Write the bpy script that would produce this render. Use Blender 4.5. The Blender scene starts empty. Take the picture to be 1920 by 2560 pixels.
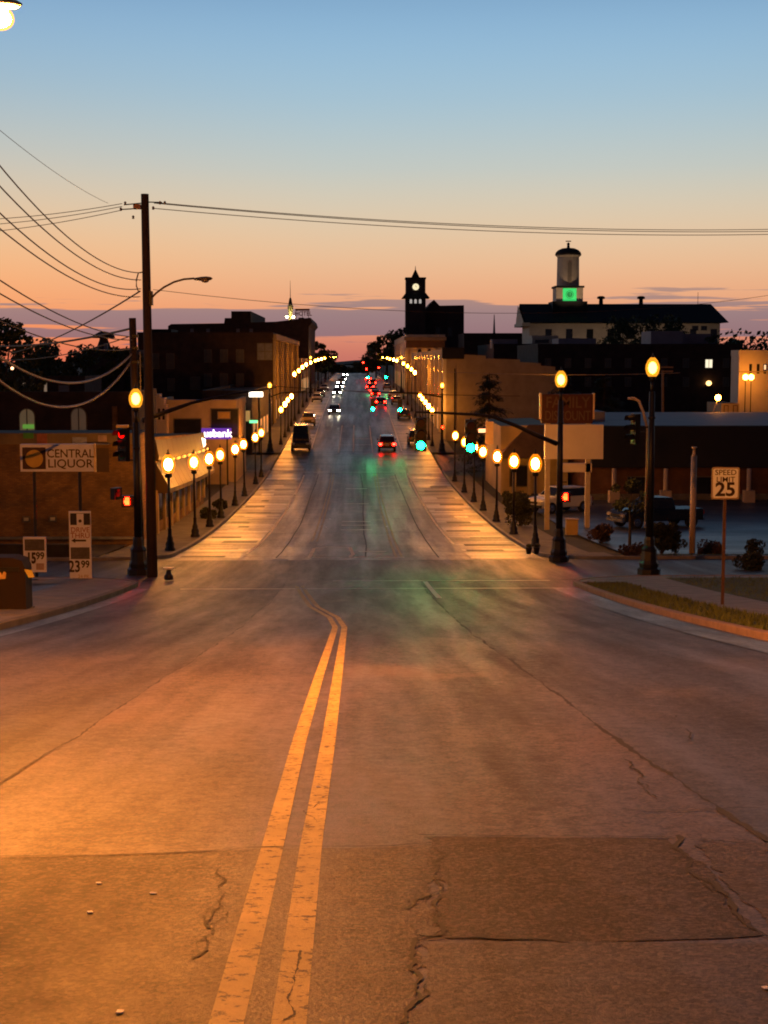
import bpy, math, random
from mathutils import Vector, Matrix
R = math.radians
random.seed(7)
sc = bpy.context.scene
C = sc.collection

# ------------------------------------------------------------------ camera
EYE = 1.55
PITCH, YAW = R(5.87), R(1.08)
cam_d = bpy.data.cameras.new("camera"); cam = bpy.data.objects.new("camera", cam_d); C.objects.link(cam)
cam.location = (0, 0, EYE)
cam.rotation_euler = (math.pi/2 - PITCH, 0, -YAW)
cam_d.lens = 52.0; cam_d.sensor_width = 36.0; cam_d.sensor_fit = 'AUTO'
cam_d.clip_start = 0.1; cam_d.clip_end = 12000
sc.camera = cam
sc.render.engine = 'CYCLES'
sc.cycles.use_denoising = True
sc.cycles.max_bounces = 5
sc.cycles.diffuse_bounces = 2
sc.cycles.glossy_bounces = 2
sc.cycles.transparent_max_bounces = 10
sc.cycles.sample_clamp_indirect = 4.0
sc.cycles.sample_clamp_direct = 0.0
sc.cycles.filter_width = 1.9
sc.cycles.use_light_tree = True
vs = sc.view_settings
vs.view_transform = 'Standard'; vs.look = 'None'; vs.exposure = 0.0; vs.gamma = 1.0; vs.use_curve_mapping = False

# ------------------------------------------------------------------ sky: after sunset, afterglow ahead and to the left, low cloud bands
def s2l(c):
    return tuple((v/255/12.92 if v/255 <= 0.04045 else ((v/255+0.055)/1.055)**2.4) for v in c)
wd = bpy.data.worlds.new("World"); sc.world = wd; wd.use_nodes = True
nt = wd.node_tree; nt.nodes.clear()
def N(t, **kw):
    n = nt.nodes.new(t)
    for k, v in kw.items(): setattr(n, k, v)
    return n
def L(a, b): nt.links.new(a, b)
def M(op, a, b=None, c=None, clamp=False):
    n = N('ShaderNodeMath', operation=op); n.use_clamp = clamp
    for i, v in enumerate((a, b, c)):
        if v is None: continue
        if isinstance(v, (int, float)): n.inputs[i].default_value = v
        else: L(v, n.inputs[i])
    return n.outputs[0]
def ramp(fac, stops, interp='LINEAR'):
    n = N('ShaderNodeValToRGB'); n.color_ramp.interpolation = interp
    e = n.color_ramp.elements
    while len(e) > 1: e.remove(e[-1])
    e[0].position = stops[0][0]; e[0].color = (*stops[0][1], 1)
    for p, col in stops[1:]:
        x = e.new(p); x.color = (*col, 1)
    L(fac, n.inputs[0]); return n.outputs[0]
def mixc(fac, a, b):
    n = N('ShaderNodeMix', data_type='RGBA')
    if isinstance(fac, (int, float)): n.inputs[0].default_value = fac
    else: L(fac, n.inputs[0])
    for i, v in ((6, a), (7, b)):
        if isinstance(v, tuple): n.inputs[i].default_value = (*v, 1)
        else: L(v, n.inputs[i])
    return n.outputs[2]
tc = N('ShaderNodeTexCoord')
sep = N('ShaderNodeSeparateXYZ'); L(tc.outputs['Generated'], sep.inputs[0])
el = M('MULTIPLY', sep.outputs[2], 2.0, clamp=True)          # ramp position = 2 * sin(elevation)
front = ramp(el, [(0.0, s2l((196, 112, 100))), (0.03, s2l((222, 138, 110))), (0.075, s2l((236, 166, 124))), (0.13, s2l((236, 190, 148))), (0.19, s2l((222, 202, 172))),
                  (0.25, s2l((196, 202, 194))), (0.34, s2l((162, 194, 212))), (0.45, s2l((138, 181, 217))), (0.62, s2l((74, 104, 144))), (1.0, s2l((21, 28, 46)))], 'B_SPLINE')
warm = ramp(el, [(0.0, s2l((240, 112, 74))), (0.03, s2l((252, 138, 82))), (0.075, s2l((254, 166, 106))), (0.14, s2l((248, 188, 132))), (0.2, s2l((228, 198, 162))),
                 (0.27, s2l((196, 196, 186))), (0.36, s2l((158, 186, 203))), (0.47, s2l((132, 172, 210))), (0.62, s2l((74, 104, 144))), (1.0, s2l((21, 28, 46)))], 'B_SPLINE')
back = ramp(el, [(0.0, s2l((38, 33, 40))), (0.15, s2l((46, 40, 48))), (0.4, s2l((35, 38, 52))), (1.0, s2l((21, 28, 46)))])
# azimuth weights (glow centred ahead and left)
glow = M('ADD', M('MULTIPLY', sep.outputs[0], -0.55), M('MULTIPLY', sep.outputs[1], 0.84))
wl = N('ShaderNodeMapRange'); wl.inputs[1].default_value = -0.02; wl.inputs[2].default_value = -0.30
L(sep.outputs[0], wl.inputs[0])
fw = N('ShaderNodeMapRange', interpolation_type='SMOOTHSTEP'); fw.inputs[1].default_value = -0.35; fw.inputs[2].default_value = 0.75; L(glow, fw.inputs[0])
col = mixc(wl.outputs[0], front, warm)
col = mixc(fw.outputs[0], back, col)
# clouds
mp = N('ShaderNodeMapping'); L(tc.outputs['Generated'], mp.inputs[0]); mp.inputs['Scale'].default_value = (8.0, 8.0, 230.0); mp.inputs['Location'].default_value = (1.7, 0.4, 0.35)
nz = N('ShaderNodeTexNoise'); nz.inputs['Scale'].default_value = 1.0; nz.inputs['Detail'].default_value = 5; nz.inputs['Roughness'].default_value = 0.55; L(mp.outputs[0], nz.inputs['Vector'])
z = sep.outputs[2]
w1 = N('ShaderNodeMapRange'); w1.inputs[1].default_value = 0.003; w1.inputs[2].default_value = 0.016; L(z, w1.inputs[0])
w2 = N('ShaderNodeMapRange'); w2.inputs[1].default_value = 0.058; w2.inputs[2].default_value = 0.030; L(z, w2.inputs[0])
cov = M('ADD', nz.outputs[0], M('MULTIPLY', M('SUBTRACT', M('MULTIPLY', w1.outputs[0], w2.outputs[0]), 0.62), 0.5))
mp2 = N('ShaderNodeMapping'); L(tc.outputs['Generated'], mp2.inputs[0]); mp2.inputs['Scale'].default_value = (9.0, 9.0, 60.0); mp2.inputs['Location'].default_value = (4.1, 2.3, 0.9)
nz2 = N('ShaderNodeTexNoise'); nz2.inputs['Scale'].default_value = 1.0; nz2.inputs['Detail'].default_value = 4; L(mp2.outputs[0], nz2.inputs['Vector'])
cov = M('ADD', cov, M('MULTIPLY', M('SUBTRACT', nz2.outputs[0], 0.48), 0.55))
cm = N('ShaderNodeMapRange', interpolation_type='SMOOTHSTEP'); cm.inputs[1].default_value = 0.55; cm.inputs[2].default_value = 0.615; L(cov, cm.inputs[0])
ccol = ramp(el, [(0.0, s2l((168, 106, 108))), (0.03, s2l((124, 108, 122))), (0.06, s2l((130, 118, 130))), (0.10, s2l((172, 138, 128)))])
ccol = mixc(fw.outputs[0], s2l((90, 88, 112)), ccol)
col = mixc(M('MULTIPLY', cm.outputs[0], 0.80), col, ccol)
bg = N('ShaderNodeBackground'); L(col, bg.inputs[0]); bg.inputs[1].default_value = 1.0
out = N('ShaderNodeOutputWorld'); L(bg.outputs[0], out.inputs[0])
# the sun itself has set: only the last warm light from ahead and left of the street
sun_d = bpy.data.lights.new("sun", 'SUN'); sun_d.energy = 0.02; sun_d.angle = R(10); sun_d.color = (1, 0.6, 0.35)
sun = bpy.data.objects.new("sun", sun_d); C.objects.link(sun); sun.rotation_euler = (R(88), 0, R(200))

# ------------------------------------------------------------------ geometry of the place
# drop of the street below eye level along its length (hill going down, flat bottom, slight climb)
PROF = [(-40, -3.65), (-10, 0.25), (0, 1.55), (10, 2.85), (20, 4.15), (30, 5.42), (40, 6.55), (50, 7.5), (60, 8.3), (75, 9.3), (90, 9.95), (110, 10.45), (130, 10.62), (150, 10.3), (165, 9.85), (200, 8.8), (250, 7.55), (300, 6.85), (400, 6.2), (500, 5.8), (700, 5.4), (1000, 5.1), (1500, 5.0), (9000, 5.0)]
def gz(Y):
    P = PROF
    if Y <= P[0][0]: return EYE - P[0][1]
    for i in range(len(P)-1):
        if Y <= P[i+1][0]: break
    x0, y0 = P[i]; x1, y1 = P[i+1]
    def sl(k):
        if k <= 0: return (P[1][1]-P[0][1])/(P[1][0]-P[0][0])
        if k >= len(P)-1: return 0.0
        return (P[k+1][1]-P[k-1][1])/(P[k+1][0]-P[k-1][0])
    h = x1-x0; t = (Y-x0)/h; m0 = sl(i)*h; m1 = sl(i+1)*h
    d = (2*t**3-3*t*t+1)*y0 + (t**3-2*t*t+t)*m0 + (-2*t**3+3*t*t)*y1 + (t**3-t*t)*m1
    return EYE - d
CAMROT = Matrix.Rotation(-YAW, 3, 'Z') @ Matrix.Rotation(math.pi/2-PITCH, 3, 'X')
FPX = 52/36*2560
def at(x, y, Y):                                   # photograph measurement (x, y) at distance Y down the street -> metres
    d = CAMROT @ Vector(((x-960)/FPX, -(y-1280)/FPX, -1))
    return Vector((0, 0, EYE)) + d*(Y/d.y)
def X_(x, Y): return at(x, 900, Y).x
def Z_(y, Y): return at(890, y, Y).z
def G(x, y):                                       # the ground point measured at (x, y)
    lo, hi = 3.0, 240.0
    for _ in range(50):
        m = (lo+hi)/2
        if at(x, y, m).z > gz(m): lo = m
        else: hi = m
    p = at(x, y, lo); p.z = gz(lo); return p
def halfw(Y):                                      # street half width, kerb to centre line
    if Y < 52: return 7.0
    return 8.1

# ------------------------------------------------------------------ materials
MATS = {}
def nodes_of(m):
    m.use_nodes = True
    t = m.node_tree
    return t, t.nodes['Principled BSDF']
def mat(name, col, rough=0.8, var=0.25, scale=3.0, bump=0.0, bscale=40.0, metal=0.0, spec=0.5, stretch=None):
    if name in MATS: return MATS[name]
    m = bpy.data.materials.new(name); t, b = nodes_of(m)
    tcn = t.nodes.new('ShaderNodeTexCoord'); src = tcn.outputs['Object']
    if stretch:
        mpn = t.nodes.new('ShaderNodeMapping'); mpn.inputs['Scale'].default_value = stretch; t.links.new(src, mpn.inputs[0]); src = mpn.outputs[0]
    n = t.nodes.new('ShaderNodeTexNoise'); n.inputs['Scale'].default_value = scale; n.inputs['Detail'].default_value = 6; n.inputs['Roughness'].default_value = 0.62
    t.links.new(src, n.inputs['Vector'])
    r = t.nodes.new('ShaderNodeValToRGB'); e = r.color_ramp.elements
    e[0].position = 0.3; e[1].position = 0.7
    e[0].color = (*[c*(1-var) for c in col], 1); e[1].color = (*[min(1, c*(1+var)) for c in col], 1)
    t.links.new(n.outputs[0], r.inputs[0]); t.links.new(r.outputs[0], b.inputs['Base Color'])
    rr = t.nodes.new('ShaderNodeMapRange'); rr.inputs[3].default_value = max(0.05, rough-0.1); rr.inputs[4].default_value = min(1, rough+0.1)
    t.links.new(n.outputs[0], rr.inputs[0]); t.links.new(rr.outputs[0], b.inputs['Roughness'])
    b.inputs['Metallic'].default_value = metal; b.inputs['Specular IOR Level'].default_value = spec
    if bump > 0:
        n2 = t.nodes.new('ShaderNodeTexNoise'); n2.inputs['Scale'].default_value = bscale; n2.inputs['Detail'].default_value = 4
        t.links.new(tcn.outputs['Object'], n2.inputs['Vector'])
        bp = t.nodes.new('ShaderNodeBump'); bp.inputs['Strength'].default_value = bump; bp.inputs['Distance'].default_value = 0.02
        t.links.new(n2.outputs[0], bp.inputs['Height']); t.links.new(bp.outputs[0], b.inputs['Normal'])
    MATS[name] = m; return m
def glow_mat(name, col, strength):
    if name in MATS: return MATS[name]
    m = bpy.data.materials.new(name); t, b = nodes_of(m)
    b.inputs['Base Color'].default_value = (*[min(1, c) for c in col], 1)
    b.inputs['Emission Color'].default_value = (*col, 1); b.inputs['Emission Strength'].default_value = strength
    MATS[name] = m; return m
def shell_mat(name, col, strength, alpha):          # frosted lamp glass: lets most of the light through, its own glow also paints halos
    if name in MATS: return MATS[name]
    m = bpy.data.materials.new(name); m.use_nodes = True; t = m.node_tree; t.nodes.clear()
    o = t.nodes.new('ShaderNodeOutputMaterial'); mx = t.nodes.new('ShaderNodeMixShader'); tr = t.nodes.new('ShaderNodeBsdfTransparent'); em = t.nodes.new('ShaderNodeEmission')
    em.inputs[0].default_value = (*col, 1); em.inputs[1].default_value = strength; mx.inputs[0].default_value = alpha
    t.links.new(tr.outputs[0], mx.inputs[1]); t.links.new(em.outputs[0], mx.inputs[2]); t.links.new(mx.outputs[0], o.inputs[0])
    MATS[name] = m; return m
def brick_mat(name, c1, c2, mortar, rough=0.85):
    if name in MATS: return MATS[name]
    m = bpy.data.materials.new(name); t, b = nodes_of(m)
    g = t.nodes.new('ShaderNodeTexCoord'); mpn = t.nodes.new('ShaderNodeMapping'); mpn.inputs['Rotation'].default_value = (R(90), 0, 0)
    t.links.new(g.outputs['Object'], mpn.inputs[0])
    br = t.nodes.new('ShaderNodeTexBrick'); br.inputs['Color1'].default_value = (*c1, 1); br.inputs['Color2'].default_value = (*c2, 1); br.inputs['Mortar'].default_value = (*mortar, 1)
    br.inputs['Scale'].default_value = 1.0; br.inputs['Brick Width'].default_value = 0.23; br.inputs['Row Height'].default_value = 0.08; br.inputs['Mortar Size'].default_value = 0.012
    t.links.new(mpn.outputs[0], br.inputs['Vector'])
    n = t.nodes.new('ShaderNodeTexNoise'); n.inputs['Scale'].default_value = 0.9; n.inputs['Detail'].default_value = 7; t.links.new(g.outputs['Object'], n.inputs['Vector'])
    r = t.nodes.new('ShaderNodeMapRange'); r.inputs[1].default_value = 0.3; r.inputs[2].default_value = 0.7; r.inputs[3].default_value = 0.6; r.inputs[4].default_value = 1.35; t.links.new(n.outputs[0], r.inputs[0])
    mx = t.nodes.new('ShaderNodeMix'); mx.data_type = 'RGBA'; mx.blend_type = 'MULTIPLY'; mx.inputs[0].default_value = 1
    t.links.new(br.outputs[0], mx.inputs[6]); t.links.new(r.outputs[0], mx.inputs[7]); t.links.new(mx.outputs[2], b.inputs['Base Color'])
    b.inputs['Roughness'].default_value = rough
    MATS[name] = m; return m
def asphalt(name, lo, hi, r0, r1, streak=(1.3, 0.04), grain=0.35, spec=0.28):
    """worn asphalt: coarse stains, wear streaks along the wheel tracks, fine aggregate"""
    m = bpy.data.materials.new(name); t, b = nodes_of(m)
    def nn(ty): return t.nodes.new(ty)
    g = nn('ShaderNodeTexCoord').outputs['Object']
    def noise(vec, s, d=4, ro=0.6):
        n = nn('ShaderNodeTexNoise'); n.inputs['Scale'].default_value = s; n.inputs['Detail'].default_value = d; n.inputs['Roughness'].default_value = ro; t.links.new(vec, n.inputs['Vector']); return n.outputs[0]
    def mapping(sx, sy, off=0):
        n = nn('ShaderNodeMapping'); n.inputs['Scale'].default_value = (sx, sy, 1); n.inputs['Location'].default_value = (off, off, 0); t.links.new(g, n.inputs[0]); return n.outputs[0]
    def mt(op, a, c):
        n = nn('ShaderNodeMath'); n.operation = op
        for i, v in enumerate((a, c)):
            if isinstance(v, (int, float)): n.inputs[i].default_value = v
            else: t.links.new(v, n.inputs[i])
        return n.outputs[0]
    A = noise(mapping(streak[0], streak[1]), 1.0, 5)
    B = noise(mapping(0.55, 0.22, 3.1), 1.0, 6, 0.65)
    D = noise(g, 55.0, 3, 0.7)
    S = noise(g, 7.0, 5, 0.7)
    f = mt('ADD', mt('ADD', mt('MULTIPLY', A, 0.42), mt('MULTIPLY', B, 0.40)), mt('MULTIPLY', S, 0.18))
    f = mt('ADD', f, mt('MULTIPLY', mt('SUBTRACT', D, 0.5), grain))
    vo = nn('ShaderNodeTexVoronoi'); vo.inputs['Scale'].default_value = 46.0; t.links.new(g, vo.inputs['Vector'])
    bw = nn('ShaderNodeSeparateColor'); t.links.new(vo.outputs['Color'], bw.inputs[0])
    f = mt('ADD', f, mt('MULTIPLY', mt('SUBTRACT', bw.outputs[0], 0.5), grain*0.42))
    bl_ = noise(mapping(0.9, 0.42, 7.7), 1.0, 2, 0.4)
    sb = nn('ShaderNodeMapRange'); sb.interpolation_type = 'SMOOTHSTEP'; sb.inputs[1].default_value = 0.56; sb.inputs[2].default_value = 0.70; sb.inputs[4].default_value = 0.11; t.links.new(bl_, sb.inputs[0])
    f = mt('ADD', f, sb.outputs[0])
    r = nn('ShaderNodeValToRGB'); e = r.color_ramp.elements; e[0].position = 0.445; e[1].position = 0.585; e[0].color = (*lo, 1); e[1].color = (*hi, 1)
    t.links.new(f, r.inputs[0])
    # single stones of the aggregate, paler and darker, and open pits between them
    st = mt('ADD', 1.0-grain*0.55, mt('MULTIPLY', bw.outputs[1], grain*1.1))
    pt = nn('ShaderNodeMapRange'); pt.inputs[1].default_value = 0.30; pt.inputs[2].default_value = 0.42; pt.inputs[3].default_value = 1.0-min(0.75, grain*0.75); t.links.new(noise(g, 22.0, 4, 0.75), pt.inputs[0])
    st = mt('MULTIPLY', st, pt.outputs[0])
    mx = nn('ShaderNodeMix'); mx.data_type = 'RGBA'; mx.blend_type = 'MULTIPLY'; mx.inputs[0].default_value = 1
    t.links.new(r.outputs[0], mx.inputs[6]); t.links.new(st, mx.inputs[7]); t.links.new(mx.outputs[2], b.inputs['Base Color'])
    q = mt('ADD', mt('MULTIPLY', A, 0.62), mt('MULTIPLY', S, 0.38))
    rr = nn('ShaderNodeMapRange'); rr.inputs[1].default_value = 0.35; rr.inputs[2].default_value = 0.65; rr.inputs[3].default_value = r1; rr.inputs[4].default_value = r0
    t.links.new(q, rr.inputs[0]); t.links.new(rr.outputs[0], b.inputs['Roughness'])
    bp = nn('ShaderNodeBump'); bp.inputs['Strength'].default_value = 0.35+0.4*grain; bp.inputs['Distance'].default_value = 0.008
    t.links.new(mt('ADD', D, mt('MULTIPLY', S, 0.8)), bp.inputs['Height']); t.links.new(bp.outputs[0], b.inputs['Normal'])
    b.inputs['Specular IOR Level'].default_value = spec
    MATS[name] = m; return m

ASPH_MID = asphalt('worn asphalt', (0.030, 0.021, 0.018), (0.115, 0.080, 0.062), 0.40, 0.64, grain=0.40)
ASPH_SIDE = asphalt('rough asphalt', (0.020, 0.016, 0.015), (0.075, 0.057, 0.048), 0.42, 0.66, grain=0.65)
ASPH_FAR = asphalt('street asphalt', (0.030, 0.020, 0.015), (0.115, 0.078, 0.053), 0.32, 0.58, streak=(0.9, 0.015), grain=0.15, spec=0.35)
ASPH_BAY = asphalt('parking bay concrete', (0.016, 0.012, 0.009), (0.092, 0.066, 0.044), 0.28, 0.6, streak=(0.10, 0.6), grain=0.1, spec=0.45)
ASPH_LOT = asphalt('lot asphalt', (0.05, 0.055, 0.065), (0.095, 0.10, 0.115), 0.30, 0.5, streak=(0.12, 0.3), grain=0.2)
ASPH_DARK = asphalt('patched asphalt', (0.014, 0.0095, 0.0085), (0.064, 0.044, 0.037), 0.55, 0.78, grain=1.0, spec=0.25)
ASPH_PALE = asphalt('newer asphalt patch', (0.030, 0.022, 0.019), (0.085, 0.061, 0.050), 0.5, 0.7, grain=0.75, spec=0.3)
ASPH_LOW = asphalt('coarse old asphalt', (0.016, 0.011, 0.0095), (0.080, 0.055, 0.044), 0.5, 0.75, grain=0.95, spec=0.3)
CRACK = mat('crack filler', (0.012, 0.010, 0.009), 0.75, 0.4, 30)
CONC = mat('concrete', (0.26, 0.235, 0.205), 0.78, 0.3, 2.0, 0.25, 30)
CONC_D = mat('old concrete', (0.16, 0.14, 0.12), 0.8, 0.35, 1.4, 0.25, 30)
EARTH = mat('dark earth', (0.035, 0.033, 0.022), 0.95, 0.4, 0.3, 0.3, 5)
GRASS = mat('verge turf', (0.065, 0.080, 0.020), 0.9, 0.4, 1.2, 0.5, 25)
BLADE = mat('grass blades', (0.11, 0.135, 0.030), 0.7, 0.4, 2.0)
def worn_paint(name, col, under, thr):
    m = bpy.data.materials.new(name); t, b = nodes_of(m); g = t.nodes.new('ShaderNodeTexCoord').outputs['Object']
    def nz_(s_, d): n = t.nodes.new('ShaderNodeTexNoise'); n.inputs['Scale'].default_value = s_; n.inputs['Detail'].default_value = d; n.inputs['Roughness'].default_value = 0.72; t.links.new(g, n.inputs['Vector']); return n.outputs[0]
    r = t.nodes.new('ShaderNodeMapRange'); r.inputs[1].default_value = thr; r.inputs[2].default_value = thr+0.06; t.links.new(nz_(16, 8), r.inputs[0])
    dr = t.nodes.new('ShaderNodeMapRange'); dr.inputs[1].default_value = 0.3; dr.inputs[2].default_value = 0.7; dr.inputs[3].default_value = 0.6; dr.inputs[4].default_value = 1.15; t.links.new(nz_(2.2, 7), dr.inputs[0])
    m1 = t.nodes.new('ShaderNodeMix'); m1.data_type = 'RGBA'; m1.inputs[6].default_value = (*under, 1); m1.inputs[7].default_value = (*col, 1); t.links.new(r.outputs[0], m1.inputs[0])
    m2 = t.nodes.new('ShaderNodeMix'); m2.data_type = 'RGBA'; m2.blend_type = 'MULTIPLY'; m2.inputs[0].default_value = 1; t.links.new(m1.outputs[2], m2.inputs[6]); t.links.new(dr.outputs[0], m2.inputs[7]); t.links.new(m2.outputs[2], b.inputs['Base Color'])
    bp = t.nodes.new('ShaderNodeBump'); bp.inputs['Strength'].default_value = 0.5; bp.inputs['Distance'].default_value = 0.006; t.links.new(nz_(60, 3), bp.inputs['Height']); t.links.new(bp.outputs[0], b.inputs['Normal'])
    b.inputs['Roughness'].default_value = 0.65; MATS[name] = m; return m
YELLOW = worn_paint('yellow road paint', (0.52, 0.40, 0.15), (0.06, 0.042, 0.03), 0.40)
WHITE = mat('white road paint', (0.50, 0.47, 0.42), 0.6, 0.35, 5.0)
BLACKP = mat('black painted iron', (0.012, 0.011, 0.011), 0.45, 0.3, 5.0)
WOOD = mat('weathered pole wood', (0.045, 0.028, 0.018), 0.85, 0.4, 3.0, 0.3, 12, stretch=(6, 6, 0.5))
STEEL = mat('galvanised steel', (0.30, 0.29, 0.28), 0.45, 0.2, 5.0, metal=0.6)
WIRE = mat('cable sheath', (0.085, 0.060, 0.045), 0.6, 0.2, 2.0)
WIREL = mat('grey cable sheath', (0.34, 0.30, 0.27), 0.5, 0.2, 2.0)
GLASSD = mat('dark window glass', (0.02, 0.02, 0.024), 0.12, 0.3, 1.0)
SIGNW = mat('sign face white', (0.68, 0.68, 0.80), 0.5, 0.10, 2.0)
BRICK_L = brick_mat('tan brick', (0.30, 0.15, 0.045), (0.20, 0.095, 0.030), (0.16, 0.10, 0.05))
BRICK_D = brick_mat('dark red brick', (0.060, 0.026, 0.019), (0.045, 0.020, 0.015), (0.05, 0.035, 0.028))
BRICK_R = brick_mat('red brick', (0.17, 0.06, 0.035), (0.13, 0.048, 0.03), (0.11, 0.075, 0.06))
STUCCO = mat('tan stucco', (0.42, 0.32, 0.20), 0.85, 0.2, 0.6, 0.2, 10)
CREAM = mat('cream painted wall', (0.62, 0.53, 0.42), 0.8, 0.12, 0.6)
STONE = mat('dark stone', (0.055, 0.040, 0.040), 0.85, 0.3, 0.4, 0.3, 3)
ROOFD = mat('dark roofing', (0.014, 0.012, 0.014), 0.8, 0.3, 1.0)
ROOFG = mat('grey membrane roof', (0.20, 0.19, 0.23), 0.7, 0.2, 0.5)
PALEW = mat('pale render', (0.55, 0.44, 0.38), 0.8, 0.15, 0.8)
AWN = mat('metal mansard cladding', (0.060, 0.034, 0.012), 0.6, 0.18, 2.0, stretch=(1, 3, 0.2))
RUBBER = mat('tyre rubber', (0.012, 0.012, 0.012), 0.8, 0.2, 5.0)
CHROME = mat('bright trim', (0.6, 0.6, 0.6), 0.25, 0.1, 5.0, metal=1.0)
BARK = mat('bark', (0.05, 0.035, 0.022), 0.9, 0.4, 6.0)
LEAF = mat('leaves', (0.045, 0.060, 0.018), 0.7, 0.5, 1.5)
LEAF_B = mat('bush leaves', (0.035, 0.038, 0.013), 0.7, 0.5, 1.5)
NEEDLE = mat('conifer needles', (0.030, 0.040, 0.018), 0.8, 0.4, 1.5)
RED = mat('red sign paint', (0.065, 0.011, 0.008), 0.6, 0.2, 3.0)
SODIUM = (1.0, 0.315, 0.026)

# ------------------------------------------------------------------ mesh helpers
class MB:
    def __init__(s): s.v = []; s.f = []; s.sm = False
    def add(s, vs, fs):
        o = len(s.v); s.v += [tuple(v) for v in vs]; s.f += [tuple(i+o for i in f) for f in fs]; return s
    def box(s, c, d, rz=0.0):
        cx, cy, cz = c; x, y, z_ = d[0]/2, d[1]/2, d[2]/2; co, si = math.cos(rz), math.sin(rz)
        P = [(-x,-y,-z_),(x,-y,-z_),(x,y,-z_),(-x,y,-z_),(-x,-y,z_),(x,-y,z_),(x,y,z_),(-x,y,z_)]
        return s.add([(cx+a*co-b*si, cy+a*si+b*co, cz+e) for a, b, e in P], [(0,3,2,1),(4,5,6,7),(0,1,5,4),(1,2,6,5),(2,3,7,6),(3,0,4,7)])
    def span(s, a, b):                               # box from corner to corner
        return s.box([(p+q)/2 for p, q in zip(a, b)], [abs(q-p) for p, q in zip(a, b)])
    def cyl(s, p0, p1, r0, r1=None, n=10):
        r1 = r0 if r1 is None else r1
        p0 = Vector(p0); p1 = Vector(p1); d = (p1-p0).normalized()
        u = d.orthogonal().normalized(); w = d.cross(u)
        vs_ = []
        for p, r in ((p0, r0), (p1, r1)):
            for k in range(n):
                a = 2*math.pi*k/n; vs_.append(p + (u*math.cos(a)+w*math.sin(a))*r)
        fs = [(k, (k+1) % n, n+(k+1) % n, n+k) for k in range(n)] + [tuple(range(n-1, -1, -1)), tuple(range(n, 2*n))]
        return s.add(vs_, fs)
    def tube(s, path, r, n=6, r1=None):
        path = [Vector(p) for p in path]; m = len(path); vs_ = []
        for i, p in enumerate(path):
            d = (path[min(i+1, m-1)]-path[max(i-1, 0)]).normalized()
            u = d.cross(Vector((0.013, 0.02, 1))).normalized(); w = d.cross(u)
            rr = r if r1 is None else r + (r1-r)*i/(m-1)
            for k in range(n):
                a = 2*math.pi*k/n; vs_.append(p+(u*math.cos(a)+w*math.sin(a))*rr)
        fs = [(i*n+k, i*n+(k+1) % n, (i+1)*n+(k+1) % n, (i+1)*n+k) for i in range(m-1) for k in range(n)]
        fs += [tuple(range(n-1, -1, -1)), tuple(range((m-1)*n, m*n))]
        return s.add(vs_, fs)
    def lathe(s, prof, n=12, c=(0, 0, 0)):
        vs_ = []; m = len(prof)
        for r, z_ in prof:
            for k in range(n):
                a = 2*math.pi*k/n; vs_.append((c[0]+r*math.cos(a), c[1]+r*math.sin(a), c[2]+z_))
        fs = [(i*n+k, i*n+(k+1) % n, (i+1)*n+(k+1) % n, (i+1)*n+k) for i in range(m-1) for k in range(n)]
        fs += [tuple(range(n-1, -1, -1)), tuple(range((m-1)*n, m*n))]
        return s.add(vs_, fs)
    def prism(s, poly, y0, y1):                      # polygon in x,z pushed along y
        n = len(poly)
        vs_ = [(x, y0, z_) for x, z_ in poly] + [(x, y1, z_) for x, z_ in poly]
        return s.add(vs_, [(k, (k+1) % n, n+(k+1) % n, n+k) for k in range(n)] + [tuple(range(n-1, -1, -1)), tuple(range(n, 2*n))])
    def build(s, name, m, parent=None, smooth=False, loc=None):
        me = bpy.data.meshes.new(name); me.from_pydata(s.v, [], s.f); me.materials.append(m)
        if smooth: me.polygons.foreach_set('use_smooth', [True]*len(me.polygons))
        me.update()
        o = bpy.data.objects.new(name, me); C.objects.link(o)
        if parent is not None: o.parent = parent
        if loc is not None: o.location = loc
        return o
def tag(o, label, cat, group=None):
    o['label'] = label; o['category'] = cat
    if group: o['group'] = group
    return o
def thing(name, label, cat, loc=(0, 0, 0), rz=0.0, group=None):
    o = bpy.data.objects.new(name, None); C.objects.link(o); o.location = loc; o.rotation_euler = (0, 0, rz); o.empty_display_size = 0.2
    return tag(o, label, cat, group)
def struct(o, kind='structure'): o['kind'] = kind; return o
def copy_tree(o, parent=None):
    c = o.copy(); C.objects.link(c); c.parent = parent
    for ch in o.children: copy_tree(ch, c)
    return c
def text(s, size, m, parent, loc, rot=(math.pi/2, 0, 0), name='lettering', depth=0.006, off=0.0, sx=1.0, align='CENTER'):
    cu = bpy.data.curves.new(name, 'FONT'); cu.body = s; cu.size = size; cu.extrude = depth; cu.offset = off; cu.align_x = align; cu.align_y = 'CENTER'; cu.resolution_u = 3
    tmp = bpy.data.objects.new('tmp', cu); C.objects.link(tmp)
    dg = bpy.context.evaluated_depsgraph_get(); me = bpy.data.meshes.new_from_object(tmp.evaluated_get(dg)); me.name = name
    bpy.data.objects.remove(tmp); bpy.data.curves.remove(cu)
    me.materials.clear(); me.materials.append(m)
    o = bpy.data.objects.new(name, me); C.objects.link(o); o.parent = parent; o.location = loc; o.rotation_euler = rot; o.scale = (sx, 1, 1)
    return o
def ys(y0, y1):
    out = [y0]; y = y0
    if y1-y0 < 2: return [y0, y1]
    while True:
        y += max(0.8, 0.035*max(abs(y), 1))
        if y >= y1-0.3: break
        out.append(y)
    return out + [y1]
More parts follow.
